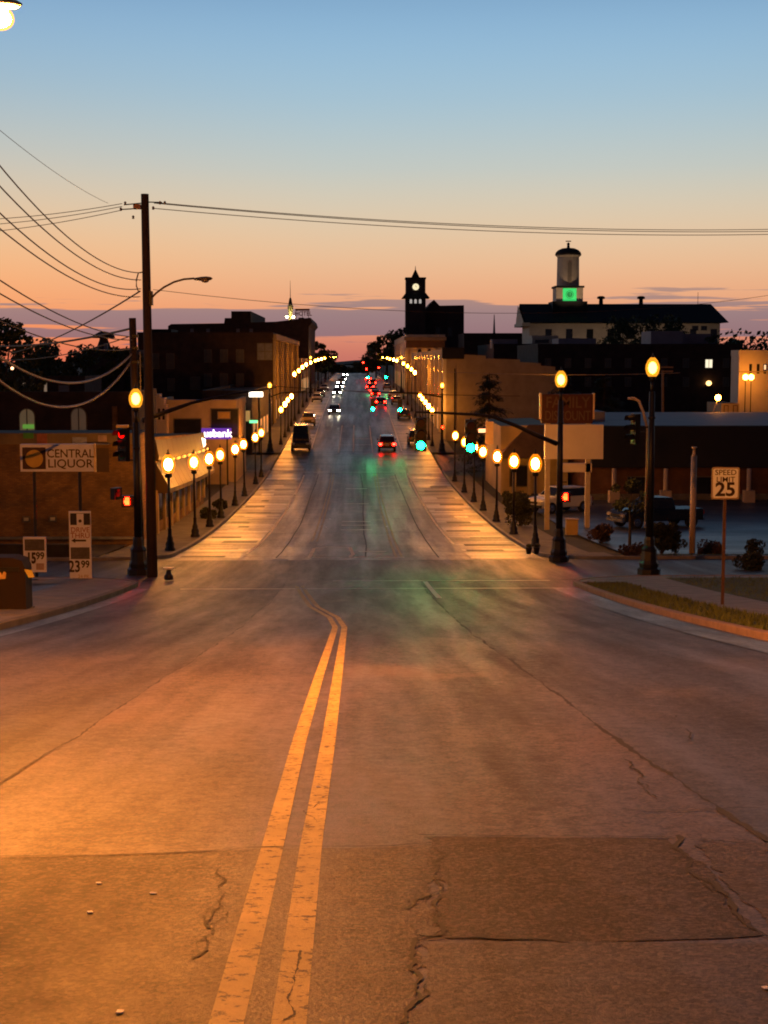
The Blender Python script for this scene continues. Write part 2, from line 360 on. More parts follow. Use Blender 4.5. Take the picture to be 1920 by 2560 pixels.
def sheet(name, xa, xb, y0, y1, dz, m, parent=None, nx=1):
    fa = xa if callable(xa) else (lambda Y: xa); fb = xb if callable(xb) else (lambda Y: xb)
    b = MB(); Y = ys(y0, y1)
    for y in Y:
        for k in range(nx+1): b.v.append((fa(y)+(fb(y)-fa(y))*k/nx, y, gz(y)+dz))
    for i in range(len(Y)-1):
        for k in range(nx):
            a = i*(nx+1)+k; b.f.append((a, a+1, a+nx+2, a+nx+1))
    return b.build(name, m, parent)
def strip(name, pts, w, m, parent, dz=0.008, jag=0.0, maxstep=0.6):
    """a painted line or crack lying on the ground along pts [(x, y)]"""
    P = []
    for (x0, y0), (x1, y1) in zip(pts, pts[1:]):
        n = max(1, int(math.hypot(x1-x0, y1-y0)/maxstep))
        P += [(x0+(x1-x0)*k/n, y0+(y1-y0)*k/n) for k in range(n)]
    P.append(pts[-1]); b = MB(); m_ = len(P)
    off = 0.0; wk = 1.0
    for i, (x, y) in enumerate(P):
        ax, ay = P[max(i-1, 0)]; cx, cy = P[min(i+1, m_-1)]; d = math.hypot(cx-ax, cy-ay) or 1
        nx_, ny_ = -(cy-ay)/d, (cx-ax)/d
        if jag:
            off = max(-2.2*jag, min(2.2*jag, off+random.uniform(-jag, jag)*0.9)); wk = max(0.15, min(1.1, wk+random.uniform(-0.4, 0.4)))
            x += nx_*off; y += ny_*off
        for s_ in (1, -1):
            ww = w/2*wk*(random.uniform(0.6, 1.4) if jag else 1)
            yy = y+ny_*ww*s_; b.v.append((x+nx_*ww*s_, yy, gz(yy)+dz))
    for i in range(m_-1): b.f.append((2*i, 2*i+1, 2*i+3, 2*i+2))
    return b.build(name, m, parent)
def ground_poly(name, pts, m, parent, dz):
    """flat piece on the road from an outline [(x, y)], fanned in rows so that it follows the slope"""
    b = MB(); y0 = min(p[1] for p in pts); y1 = max(p[1] for p in pts); rows = max(2, int((y1-y0)/0.035))
    def cut(y):
        xs = []
        for (xa, ya), (xb, yb) in zip(pts, pts[1:]+pts[:1]):
            if (ya <= y < yb) or (yb <= y < ya): xs.append(xa+(xb-xa)*(y-ya)/(yb-ya))
        return (min(xs), max(xs)) if xs else None
    prev = None; w0 = w1 = 0.0
    for i in range(rows+1):
        y = y0+1e-4+(y1-y0-2e-4)*i/rows; c = cut(y)
        if c is None: prev = None; continue
        w0 = max(-0.05, min(0.05, w0*0.93+random.gauss(0, 0.011))); w1 = max(-0.05, min(0.05, w1*0.93+random.gauss(0, 0.011)))
        k = len(b.v); b.v += [(c[0]+w0, y, gz(y)+dz), (c[1]+w1, y, gz(y)+dz)]
        if prev is not None: b.f.append((prev, prev+1, k+1, k))
        prev = k
    return b.build(name, m, parent)

# ------------------------------------------------------------------ ground, roads, pavements
b = MB(); XS = [-2500, -600, -200, -80, -40, -20, 0, 20, 40, 80, 200, 600, 2500]; YS = [-60, -40, -20, -10, 0] + ys(2, 900) + [1000, 1500, 1850]
for y in YS:
    for x in XS: b.v.append((x, y, gz(y)-0.10 - (0.0 if y > 0 else 0)))
nx = len(XS)
for i in range(len(YS)-1):
    for k in range(nx-1): b.f.append((i*nx+k, i*nx+k+1, i*nx+nx+k+1, i*nx+nx+k))
struct(b.build('ground', EARTH))
SEAM_L, SEAM_R = -2.35, 2.15
road = struct(sheet('road', SEAM_L, SEAM_R, -12, 50.5, 0.0, ASPH_MID))
sheet('side_lane', -7.0, SEAM_L, -12, 50.5, -0.006, ASPH_SIDE, road)
sheet('side_lane', SEAM_R, 7.0, -12, 50.5, -0.010, ASPH_SIDE, road)
cross = struct(sheet('cross_street', -70, 70, 50.5, 62.5, -0.004, ASPH_SIDE, None, 14))
street = struct(sheet('street', -5.0, 5.0, 62.5, 900, 0.0, ASPH_FAR))
for s_ in (-1, 1):
    sheet('parking_lane', (lambda Y, s_=s_: min(5.0*s_, s_*halfw(Y))), (lambda Y, s_=s_: max(5.0*s_, s_*halfw(Y))), 62.5, 900, -0.004, ASPH_BAY, street)
# second and third cross streets
for ya, yb in ((141, 158), (288, 304), (440, 456)):
    for s_ in (-1, 1):
        struct(sheet('cross_street', min(8.3*s_, 70*s_), max(8.3*s_, 70*s_), ya, yb, -0.01, ASPH_SIDE))
def kerb(pts, h=0.14, w=0.18, m=CONC, name='kerb'):
    P = []
    for (x0, y0), (x1, y1) in zip(pts, pts[1:]):
        n = max(1, int(math.hypot(x1-x0, y1-y0)/2.5)); P += [(x0+(x1-x0)*k/n, y0+(y1-y0)*k/n) for k in range(n)]
    P.append(pts[-1]); bb = MB(); m_ = len(P)
    for i, (x, y) in enumerate(P):
        ax, ay = P[max(i-1, 0)]; cx, cy = P[min(i+1, m_-1)]; d = math.hypot(cx-ax, cy-ay) or 1
        qx, qy = -(cy-ay)/d*w, (cx-ax)/d*w
        zz = gz(y); z2 = gz(y+qy)
        bb.v += [(x, y, zz-0.1), (x, y, zz+h-0.02), (x+qx*0.12, y+qy*0.12, zz+h), (x+qx, y+qy, z2+h), (x+qx, y+qy, z2-0.1)]
    for i in range(m_-1):
        for k in range(4): bb.f.append((5*i+k, 5*i+k+1, 5*i+5+k+1, 5*i+5+k))
    bb.f += [(0, 1, 2, 3, 4), tuple(5*(m_-1)+k for k in (4, 3, 2, 1, 0))]
    return struct(bb.build(name, m))
def arc(cx, cy, r, a0, a1, n=8): return [(cx+r*math.cos(R(a0+(a1-a0)*k/n)), cy+r*math.sin(R(a0+(a1-a0)*k/n))) for k in range(n+1)]
# near kerbs turn the corner into the cross street; far kerbs come back out of it
kerb([(-7.0, -12), (-7.0, 46.5)][::1] + arc(-10.6, 46.9, 3.6, 0, 90)[1:] + [(-60, 50.5)], m=CONC_D)
kerb(([(7.0, -12), (7.0, 46.5)] + arc(10.6, 46.9, 3.6, 180, 90)[1:] + [(60, 50.5)])[::-1], m=mat('sandstone kerb', (0.30, 0.19, 0.12), 0.8, 0.3, 2.0, 0.3, 20))
kerb(([(-8.1, 140), (-8.1, 66)] + arc(-11.1, 65.5, 3.0, 0, -90)[1:] + [(-60, 62.5)])[::-1])
kerb([(8.1, 140), (8.1, 66)] + arc(11.1, 65.5, 3.0, 180, 270)[1:] + [(60, 62.5)])
for ya, yb in ((159, 287), (305, 439), (457, 880)):
    for s_ in (-1, 1):
        p = [(s_*8.1, ya), (s_*8.1, yb)]
        kerb(p if s_ < 0 else p[::-1])
WALK = CONC
for s_, ya, yb, xo in ((-1, 65, 140, 11.0), (1, 65, 140, 10.4), (-1, 159, 287, 11.2), (1, 159, 287, 10.6), (-1, 305, 439, 11.2), (1, 305, 439, 10.6), (-1, 457, 880, 11.2), (1, 457, 880, 11.2)):
    xi = 8.27
    struct(sheet('sidewalk', min(s_*xi, s_*xo), max(s_*xi, s_*xo), ya, yb, 0.13, CONC_D))
# pale smooth gutters along the near kerbs
GUT = asphalt('gutter concrete', (0.035, 0.035, 0.040), (0.11, 0.11, 0.12), 0.30, 0.55, streak=(1.5, 0.2), grain=0.4)
sheet('gutter', 6.15, 6.98, -12, 46, 0.001, GUT, road); sheet('gutter', -6.98, -6.5, 20, 46, 0.001, GUT, road)
# near right: turf strip, pavement slabs, lawn
struct(sheet('verge', 7.17, 8.6, -12, 46.4, 0.12, GRASS))
struct(sheet('verge', 10.35, 26, -12, 49.0, 0.13, GRASS, None, 3))
walk_r = struct(sheet('sidewalk', 8.6, 10.35, -12, 46.9, 0.09, CONC_D))
walk_l = struct(sheet('sidewalk', -9.4, -7.17, -12, 46.9, 0.09, CONC_D))
def slabs(parent, xa, xb, y0, y1, step):
    y = y0
    while y < y1:
        a, c = y+0.012, min(y+step, y1)-0.012; bb = MB(); dz = 0.128+random.uniform(-0.004, 0.004)
        q = [(xa, a), (xb, a), (xb, c), (xa, c)]
        bb.add([(u, v, gz(v)+0.05) for u, v in q]+[(u, v, gz(v)+dz) for u, v in q], [(4, 5, 6, 7), (0, 1, 5, 4), (1, 2, 6, 5), (2, 3, 7, 6), (3, 0, 4, 7)])
        bb.build('paving_slab', CONC, parent); y += step
slabs(walk_r, 8.62, 10.33, 20, 46.9, 1.5)
slabs(walk_l, -9.38, -7.19, 26, 46.9, 1.5)
def corner(cx, cy, r, a0, a1, back, m):
    P = arc(cx, cy, r-0.16, a0, a1, 10); bb = MB(); bb.v = [(back[0], back[1], gz(back[1])+0.125)]+[(x, y, gz(y)+0.125) for x, y in P]
    bb.f = [(0, k, k+1) for k in range(1, len(P))]; struct(bb.build('sidewalk', m))
corner(-10.6, 46.9, 3.6, 0, 90, (-10.6, 46.9), CONC); corner(10.6, 46.9, 3.6, 180, 90, (10.6, 46.9), CONC)
corner(-11.1, 65.5, 3.0, 0, -90, (-11.1, 65.5), CONC_D); corner(11.1, 65.5, 3.0, 180, 270, (11.1, 65.5), CONC_D)
for s_ in (-1, 1):
    sheet('corner_asphalt', min(7.0*s_, 11.0*s_), max(7.0*s_, 11.0*s_), 46.0, 50.5, -0.02, ASPH_SIDE, cross); sheet('corner_asphalt', min(8.1*s_, 11.3*s_), max(8.1*s_, 11.3*s_), 62.5, 65.8, -0.02, ASPH_SIDE, cross)
struct(sheet('sidewalk', 10.6, 60, 49.0, 50.35, 0.125, CONC, None, 6)); struct(sheet('sidewalk', -60, -10.6, 49.2, 50.35, 0.125, CONC, None, 6))
# left: store lot beyond the corner, right: car park
struct(sheet('parking_lot', -45, -9.4, 33, 49.2, 0.10, ASPH_LOT, None, 6))
struct(sheet('parking_lot', 12.2, 60, 63.4, 110, 0.03, ASPH_LOT, None, 8))
struct(sheet('parking_lot', -45, -11.4, 63.4, 73.5, 0.05, ASPH_LOT, None, 6))
struct(sheet('verge', -9.4-3.2, -9.4, 22, 36.0, 0.125, GRASS))
struct(sheet('verge', 12.2, 40, 62.75, 63.4, 0.16, GRASS, None, 4))
# grass blades on the verges
b = MB()
for (xa, xb, ya, yb, n) in ((7.2, 8.6, 21, 46.3, 7000), (10.4, 17, 30, 49, 7000), (-12.5, -9.45, 26, 35.9, 3000), (12.3, 30, 62.8, 63.4, 1200)):
    for _ in range(n):
        x = random.uniform(xa, xb); y = random.uniform(ya, yb); h = random.uniform(0.04, 0.13); a = random.uniform(0, 6.28); w = random.uniform(0.008, 0.02)
        zz = gz(y)+0.115; dx, dy = math.cos(a)*w, math.sin(a)*w
        b.add([(x-dx, y-dy, zz), (x+dx, y+dy, zz), (x+random.uniform(-.04, .04), y+random.uniform(-.04, .04), zz+h)], [(0, 1, 2)])
g = struct(b.build('grass', BLADE), 'stuff'); tag(g, 'short rough grass growing on the roadside verges', 'grass')

# --- paint and wear on the near road
def gp(pts): return [(G(x, y).x, G(x, y).y) for x, y in pts]
ly = [(566, 2560), (681, 2119), (750, 1847), (798, 1690), (838, 1568)]
ry = [(722, 2560), (777, 2119), (822, 1847), (844, 1690), (861, 1568)]
A_, B_ = gp(ly), gp(ry)
def ext(P): (x0, y0), (x1, y1) = P[0], P[1]; k = (y0+8)/(y1-y0); return [(x0-(x1-x0)*k*0.6, y0-8)] + P
bend = lambda P, o: P + [(P[-1][0]-0.18, P[-1][1]+3.5), (P[-1][0]-0.75, P[-1][1]+8), (P[-1][0]-1.5, 47.2)]
strip('yellow_line', ext(bend(A_, 0)), 0.115, YELLOW, road, 0.005)
strip('yellow_line', ext(bend(B_, 0)), 0.115, YELLOW, road, 0.005)
strip('lane_line', [(2.32, 41.0), (2.32, 49.4)], 0.15, mat('fresh white paint', (0.75, 0.72, 0.66), 0.6, 0.15, 5.0), road, 0.010)
strip('stop_line', [(-0.8, 49.9), (6.6, 49.9)], 0.35, mat('worn white paint', (0.26, 0.24, 0.21), 0.5, 0.5, 3.0), road, 0.006)
strip('crosswalk_line', [(-5.5, 45.8), (6.5, 45.8)], 0.25, MATS['worn white paint'], road, 0.006)
# seams
for x0, w in ((SEAM_L, 0.022), (SEAM_R+0.01, 0.05)):
    strip('seam', [(x0+random.uniform(-.03, .03), y) for y in [5+k*1.2 for k in range(37)]], w, CRACK, road, 0.003, jag=0.012, maxstep=0.08)
def fractal(P, rough, depth):
    for _ in range(depth):
        Q = [P[0]]
        for (x0, y0), (x1, y1) in zip(P, P[1:]):
            d = math.hypot(x1-x0, y1-y0); o = random.gauss(0, rough)*d; Q += [((x0+x1)/2-(y1-y0)/max(d, 1e-6)*o, (y0+y1)/2+(x1-x0)/max(d, 1e-6)*o), (x1, y1)]
        P = Q
    return P
def pcrack(pts, w, jag=0.02, name='crack', branch=True):
    P = fractal(gp(pts), 0.02 if jag < 0.01 else 0.062, 4)
    o = strip(name, P, w*0.62, CRACK, road, 0.007, jag=w*0.12, maxstep=0.03)
    if branch and jag >= 0.01:
        for k in range(max(2, len(P)//22)):
            x0, y0 = random.choice(P); a = random.uniform(0, 6.28); L_ = random.uniform(0.08, 0.30)
            strip(name, fractal([(x0, y0), (x0+math.cos(a)*L_, y0+math.sin(a)*L_*1.3)], 0.09, 4), w*0.28, CRACK, road, 0.0065, jag=w*0.08, maxstep=0.03)
    return o
pcrack([(0, 2143), (250, 2140), (520, 2130), (640, 2122), (960, 2118), (1080, 2110)], 0.030, 0.008)
pcrack([(1045, 2089), (1250, 2091), (1420, 2091), (1680, 2094)], 0.030, 0.008)
pcrack([(545, 2175), (565, 2205), (555, 2250), (530, 2290), (540, 2330), (510, 2345), (515, 2370), (480, 2400)], 0.022)
pcrack([(1090, 2120), (1085, 2200), (1100, 2230), (1020, 2275), (960, 2270)], 0.022)
pcrack([(1105, 2240), (1090, 2300), (1110, 2340), (1040, 2350), (1025, 2420), (1035, 2480), (1000, 2560)], 0.030)
pcrack([(1040, 2352), (1200, 2345), (1420, 2358)], 0.020)
pcrack([(1560, 1900), (1600, 1960), (1640, 1995)], 0.03)
pcrack([(1545, 2025), (1700, 2030), (1900, 2022)], 0.02)
pcrack([(1690, 2090), (1720, 2160), (1790, 2220), (1850, 2290), (1920, 2345)], 0.05, 0.03)
pcrack([(1750, 2100), (1850, 2110), (1920, 2105)], 0.03)
pcrack([(800, 2010), (785, 2050), (780, 2110)], 0.010)
for yy in (2170, 2240, 2320, 2380, 2440, 2510):
    pcrack([(730-(yy-2119)*0.13, yy), (790-(yy-2119)*0.03, yy+4)], 0.007, 0.003)
pcrack([(750, 2380), (742, 2420), (735, 2470), (720, 2500), (735, 2540), (700, 2560)], 0.018, 0.008)
pcrack([(1000, 1470), (1300, 1800)][:0] or [(1690, 1790), (1730, 1850)], 0.02)
# patches
ground_poly('asphalt_patch', gp([(1055, 2094), (1690, 2098), (1790, 2225), (1900, 2345), (1500, 2356), (1100, 2346), (1098, 2240), (1085, 2150)]), ASPH_DARK, road, 0.0035)
ground_poly('asphalt_patch', gp([(1050, 2362), (1300, 2354), (1910, 2362), (2050, 2600), (1000, 2600), (1035, 2450)]), ASPH_PALE, road, 0.0035)
ground_poly('asphalt_patch', gp([(1740, 2112), (1925, 2108), (2000, 2360), (1920, 2330), (1830, 2240)]), ASPH_PALE, road, 0.0035)
ground_poly('asphalt_patch', gp([(-160, 2147), (300, 2140), (640, 2124), (960, 2120), (1085, 2112), (1095, 2220), (1090, 2300), (1045, 2350), (1030, 2460), (1000, 2640), (-160, 2640)]), ASPH_LOW, road, 0.0030)
for pts in ([(1030, 2320), (1060, 2312), (1110, 2325), (1080, 2345), (1035, 2340)],):
    ground_poly('asphalt_patch', gp(pts), ASPH_PALE, road, 0.0055)
# small stones on the road
for x, y in ((225, 2285), (383, 2237), (247, 2212), (795, 1970), (1915, 2475), (300, 2535)):
    p = G(x, y); bb = MB().box((0, 0, 0), (0.030, 0.022, 0.004), x)
    o_ = bb.build('stone', SIGNW); o_.location = (p.x, p.y, p.z+0.0085); o_.rotation_euler = (-0.13, 0.02, 0); tag(o_, 'small pale stone lying on the near asphalt', 'stone', 'loose stones on the road')
YELLOW_W = mat('worn yellow paint', (0.24, 0.17, 0.06), 0.6, 0.5, 2.0); WHITE_W = mat('scuffed white paint', (0.50, 0.44, 0.37), 0.6, 0.5, 2.0)
# --- paint on the far street
strip('yellow_line', [(2.0, 64.3), (2.0, 85), (1.95, 110), (1.9, 138)], 0.11, YELLOW_W, street, 0.006)
strip('yellow_line', [(1.75, 64.3), (1.75, 85), (1.70, 110), (1.65, 138)], 0.11, YELLOW_W, street, 0.006)
strip('median_line', [(-2.05, 64.3), (-2.05, 71), (-1.4, 72.2), (-0.3, 71.5), (-0.15, 66.5), (-0.3, 64.3), (-2.05, 64.3)], 0.16, WHITE_W, street, 0.006)
strip('stop_line', [(-0.1, 64.3), (2.1, 64.3)], 0.4, WHITE_W, street, 0.006)
for x0, Y0, Y1 in ((-2.05, 76, 138), (-2.3, 76, 138)): strip('yellow_line', [(x0, Y0), (x0, Y1)], 0.10, YELLOW_W, street, 0.006)
for y in (68.5, 85, 88.5, 91.5, 107, 122): strip('arrow_bar', [(-0.9 if y > 70 else 0.1, y), (0.9 if y > 70 else 1.4, y)], 0.45, WHITE_W, street, 0.006)
strip('edge_line', [(-5.0, 67), (-4.85, 80), (-4.8, 107)], 0.13, WHITE_W, street, 0.006)
strip('edge_line', [(-4.8, 116), (-4.8, 136)], 0.13, WHITE_W, street, 0.006)
strip('edge_line', [(4.9, 74), (4.85, 90), (4.8, 138)], 0.13, WHITE_W, street, 0.006)
for y in (124, 128, 132): strip('hatch_bar', [(1.6, y), (3.0 if y < 125 else 2.6, y+1.0)], 0.2, WHITE_W, street, 0.006)
for x0 in (-1.9, -0.3, 1.8): strip('lane_line', [(x0, 160), (x0, 200)], 0.12, WHITE_W, street, 0.006)
for y in (163, 170, 178): strip('crosswalk_line', [(-1.9, y), (1.8, y)], 0.25, WHITE_W, street, 0.006)
for s_ in (-1, 1): strip('edge_line', [(s_*5.0, 162), (s_*5.0, 286)], 0.13, WHITE_W, street, 0.006)
for y in (139, 159.5): strip('crosswalk_line', [(-8, y), (8, y)], 0.3, MATS['worn white paint'], street, 0.006)
for x, y in ((665+160, 1298), (655+160, 1318), (967, 1317)):
    p = G(x, y); bb = MB().box((p.x, p.y, p.z+0.012), (0.10, 0.10, 0.022)); bb.build('road_stud', glow_mat('reflector', (1, 0.9, 0.7), 0.5) if False else SIGNW, street)
# repaired strips across the parking lanes
PALE_BAY = asphalt('pale bay repair', (0.040, 0.029, 0.019), (0.10, 0.072, 0.047), 0.25, 0.45, streak=(0.1, 0.5), grain=0.1)
DARK_BAY = asphalt('dark bay repair', (0.012, 0.010, 0.009), (0.04, 0.032, 0.026), 0.5, 0.7, streak=(0.1, 0.5), grain=0.1)
for s_ in (-1, 1):
    y = 64.5
    while y < 134:
        d = random.uniform(0.35, 1.9); xa = 5.1+random.uniform(0, 1.6); xb = 8.05-random.uniform(0, 1.2)
        sheet('pavement_patch', min(s_*xa, s_*xb), max(s_*xa, s_*xb), y, y+d, 0.001, random.choice((PALE_BAY, DARK_BAY, DARK_BAY)), street)
        y += d+random.uniform(1.0, 5.0)
# transverse joints and tar seams of the far street
for k in range(16):
    y = 65+k*9.3+random.uniform(-2, 2); strip('joint', fractal([(-5.0, y), (0, y+random.uniform(-.2, .2)), (5.0, y+random.uniform(-.2, .2))], 0.01, 3), 0.09, CRACK, street, 0.004)
for x0 in (-3.5, 0.4, 3.6): strip('tar_seam', fractal([(x0, 64), (x0+0.06, 100), (x0, 137)], 0.0015, 5), 0.07, CRACK, street, 0.004)
# manholes
for x, y in ((1010, 1330), (700, 1400)):
    p = G(x, y); MB().lathe([(0.35, 0.0), (0.35, 0.008), (0.30, 0.010), (0.05, 0.010)], 16, p).build('manhole_cover', BLACKP, street)

# ------------------------------------------------------------------ street lamps
BULB = glow_mat('sodium arc', SODIUM, 430)
SHELL = shell_mat('acorn glass with halo glow', (1.0, 0.22, 0.006), 2.3, 0.36)  # globe glass whose orange emission paints the halo round the bulb
BULB_S = glow_mat('sodium arc of signal lamps', SODIUM, 190)
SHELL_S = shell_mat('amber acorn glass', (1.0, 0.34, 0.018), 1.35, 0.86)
def ball(rx, rz, c, seg=10, rings=6):
    return MB().lathe([(max(0.004, rx*math.sin(math.pi*k/rings)), -rz*math.cos(math.pi*k/rings)) for k in range(rings+1)], seg, c)
BULBS = [BULB, BULB, glow_mat('ageing sodium arc', (1.0, 0.27, 0.015), 310), glow_mat('fresh sodium arc', (1.0, 0.37, 0.045), 540), glow_mat('weak sodium arc', (1.0, 0.29, 0.02), 240)]
def acorn(root, z0, s, bulb, shell):
    MB().lathe([(0.09*s, 0), (0.13*s, 0.05*s), (0.10*s, 0.12*s), (0.14*s, 0.16*s)], 12, (0, 0, z0)).build('collar', BLACKP, root, True)
    ball(0.15*s, 0.21*s, (0, 0, z0+0.46*s)).build('bulb', bulb, root, True)
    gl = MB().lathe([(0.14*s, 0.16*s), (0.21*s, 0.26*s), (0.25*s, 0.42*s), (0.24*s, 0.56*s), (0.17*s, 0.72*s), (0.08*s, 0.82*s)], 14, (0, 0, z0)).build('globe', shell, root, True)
    MB().lathe([(0.085*s, 0.81*s), (0.05*s, 0.87*s), (0.02*s, 0.92*s), (0.035*s, 0.95*s), (0.006*s, 1.0*s)], 10, (0, 0, z0)).build('finial', BLACKP, root, True)
def make_lamp():
    t = thing('street_lamp', '', 'street lamp')
    MB().lathe([(0.25, -0.05), (0.25, 0.10), (0.20, 0.16), (0.21, 0.34), (0.14, 0.46), (0.15, 0.55), (0.095, 0.70), (0.085, 0.95), (0.10, 0.98), (0.07, 1.04)], 12).build('base', BLACKP, t, True)
    MB().cyl((0, 0, 1.0), (0, 0, 3.5), 0.068, 0.05, 10).build('shaft', BLACKP, t, True)
    acorn(t, 3.36, 1.3, BULB, SHELL)  # globe enlarged so the painted halo reaches wider
    return t
lamp0 = make_lamp(); used = set()
tall0 = copy_tree(lamp0)                                # the same lamp on a longer shaft
for ch in tall0.children:
    if ch.name.startswith('shaft'): ch.data = ch.data.copy(); [setattr(v, 'co', v.co + Vector((0, 0, 2.5 if v.co.z > 2 else 0))) for v in ch.data.vertices]
    elif not ch.name.startswith('base'): ch.location.z += 2.5
def lamp(x, y, label, group):
    src = lamp0 if y < 203 else tall0
    o = copy_tree(src) if src.name in used else src
    used.add(src.name)
    o.location = (x, y, gz(y)+0.13); o['label'] = label; o['group'] = group
    o.rotation_euler = (R(random.uniform(-0.9, 0.9)), R(random.uniform(-0.9, 0.9)), random.uniform(0, 6.28))
    for ch in o.children:                               # lamps of different age burn a little differently
        if ch.name.startswith('bulb'):
            ch.material_slots[0].link = 'OBJECT'; ch.material_slots[0].material = random.choice(BULBS)
    return o
for y in (67.6, 78.2, 86.0, 93.2, 104, 113, 125.5, 133):
    lamp(-8.55, y, 'lit acorn globe street lamp on the kerb beside the tan brick store', 'lamps along the brick store kerb')
for y in (70, 79.7, 89.7, 99, 107, 116.5, 128):
    lamp(8.55, y, 'lit acorn globe street lamp on the kerb before the car park', 'lamps along the car park kerb')
for y in (169, 179, 188, 197, 208, 223, 240, 259, 280):
    lamp(-8.6, y, 'lit acorn globe street lamp in front of the dark brick block', 'lamps along the dark brick block')
for y in (167, 175, 183, 191, 200, 214, 229, 247, 268):
    lamp(8.6, y, 'lit acorn globe street lamp along the tan side wall building', 'lamps along the tan building')
for y in (311, 337, 370, 412):
    lamp(-8.6, y, 'tiny lit acorn street lamp beyond the second crossing, by the roof sign block', 'distant lamps on the roof sign side')
    lamp(8.6, y+3, 'tiny lit acorn street lamp beyond the second crossing, by the arched building', 'distant lamps on the clock tower side')
for y in (462, 495, 535, 580, 640):
    lamp(-8.6, y, 'tiny lit acorn street lamp at the far end below the street trees', 'farthest lamps')
    lamp(8.6, y+9, 'tiny lit acorn street lamp at the far end below the street trees', 'farthest lamps')

# ------------------------------------------------------------------ traffic signals
LENS = {}
def lens_mat(c, on):
    k = (c, on)
    base = {'red': (1.0, 0.0025, 0.001), 'amber': (1.0, 0.3, 0.01), 'green': (0.0012, 1.0, 0.20)}[c]
    if on: return glow_mat(f'{c} signal lens lit {on}', base, on)
    return mat(f'{c} signal lens', tuple(v*0.06+0.004 for v in base), 0.3, 0.1, 2)
def signal_head(parent, loc, rz, lit, strength=60, name='signal_head', s=1.0):
    h = MB().box((0, 0.11, 0), (0.36*s, 0.2*s, 1.08*s)).build(name, BLACKP, parent); h.location = loc; h.rotation_euler = (0, 0, rz)
    for i, c in enumerate(('red', 'amber', 'green')):
        zc = (0.35-0.35*i)*s
        MB().cyl((0, 0.0, zc), (0, -0.03, zc), 0.14*s, 0.12*s, 14).build('lens', lens_mat(c, strength if c == lit else 0), h)
        v = MB()
        for k in range(9):
            a0 = R(-10+200*k/9); a1 = R(-10+200*(k+1)/9); r = 0.165*s
            v.add([(r*math.cos(a0), 0.01, zc+r*math.sin(a0)), (r*math.cos(a1), 0.01, zc+r*math.sin(a1)), (r*math.cos(a1), -0.26*s, zc+r*math.sin(a1)-0.02), (r*math.cos(a0), -0.26*s, zc+r*math.sin(a0)-0.02)], [(0, 1, 2, 3)])
        v.build('visor', BLACKP, h)
    return h
def ped_signal(parent, loc, rz, strength):
    h = MB().box((0, 0.1, 0), (0.42, 0.2, 0.42)).build('pedestrian_signal', BLACKP, parent); h.location = loc; h.rotation_euler = (0, 0, rz)
    # raised hand of lit dots: palm, four fingers and a thumb
    v = MB().box((0, -0.012, -0.05), (0.16, 0.02, 0.14))
    for k in range(4): v.box((-0.06+0.04*k, -0.012, 0.08), (0.028, 0.02, 0.14+0.02*(k in (1, 2))))
    v.box((-0.10, -0.012, 0.0), (0.03, 0.02, 0.10), 0)
    v.build('hand_symbol', glow_mat(f'red hand {strength}', (1.0, 0.005, 0.0008), strength), h)
    return h
def signal_pole(label, x, y, hgt, z=None, sc_=1.0):
    t = thing('signal_pole', label, 'signal pole', (x, y, (gz(y)+0.12) if z is None else z))
    MB().lathe([(0.42, -0.1), (0.42, 0.10), (0.34, 0.16), (0.36, 0.30), (0.30, 0.42), (0.27, 0.75), (0.29, 0.82), (0.20, 0.95), (0.19, 1.18), (0.16, 1.28)], 8).build('base', BLACKP, t)
    MB().cyl((0, 0, 1.2), (0, 0, hgt-1.0), 0.145, 0.10, 12).build('shaft', BLACKP, t, True)
    MB().lathe([(0.10, 0), (0.15, 0.05), (0.12, 0.12)], 12, (0, 0, hgt-2.0)).build('ring', BLACKP, t, True)
    MB().cyl((0, 0, hgt-1.05), (0, 0, hgt-0.6), 0.07, 0.06, 10).build('neck', BLACKP, t, True)
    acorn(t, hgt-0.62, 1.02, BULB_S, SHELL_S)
    return t
# near left corner
pL = G(347, 1437); tl = signal_pole('black signal pole with lit amber globe beside the two wooden utility poles', pL.x, pL.y, 6.45)
loc = lambda p, t: tuple(Vector(p)-t.location)
Yl = pL.y
arm = [loc(at(356, 1052, Yl), tl), loc(at(420, 1028, Yl+0.5), tl), loc(at(480, 1007, Yl+1), tl), loc(at(580, 985, Yl+1.6), tl), loc(at(690, 969, Yl+2.2), tl)]
MB().tube(arm, 0.10, 8, 0.022).build('mast_arm', BLACKP, tl, True)
h = signal_head(tl, loc(at(304, 1112, Yl-0.2), tl), R(-35), 'red', 2.0, s=1.1)
MB().box(loc(at(325, 1068, Yl), tl), (0.55, 0.06, 0.06)).build('bracket', BLACKP, tl); MB().box(loc(at(325, 1150, Yl), tl), (0.5, 0.06, 0.06)).build('bracket', BLACKP, tl)
MB().box(loc(at(306, 1066, Yl-0.35), tl), (0.42, 0.3, 0.10)).build('visor_cap', mat('yellow visor', (0.75, 0.50, 0.12), 0.4, 0.1, 3), tl)
ped_signal(tl, loc(at(296, 1234, Yl-0.1), tl), R(60), 0.0)
ped_signal(tl, loc(at(318, 1254, Yl-0.25), tl), 0.0, 130)
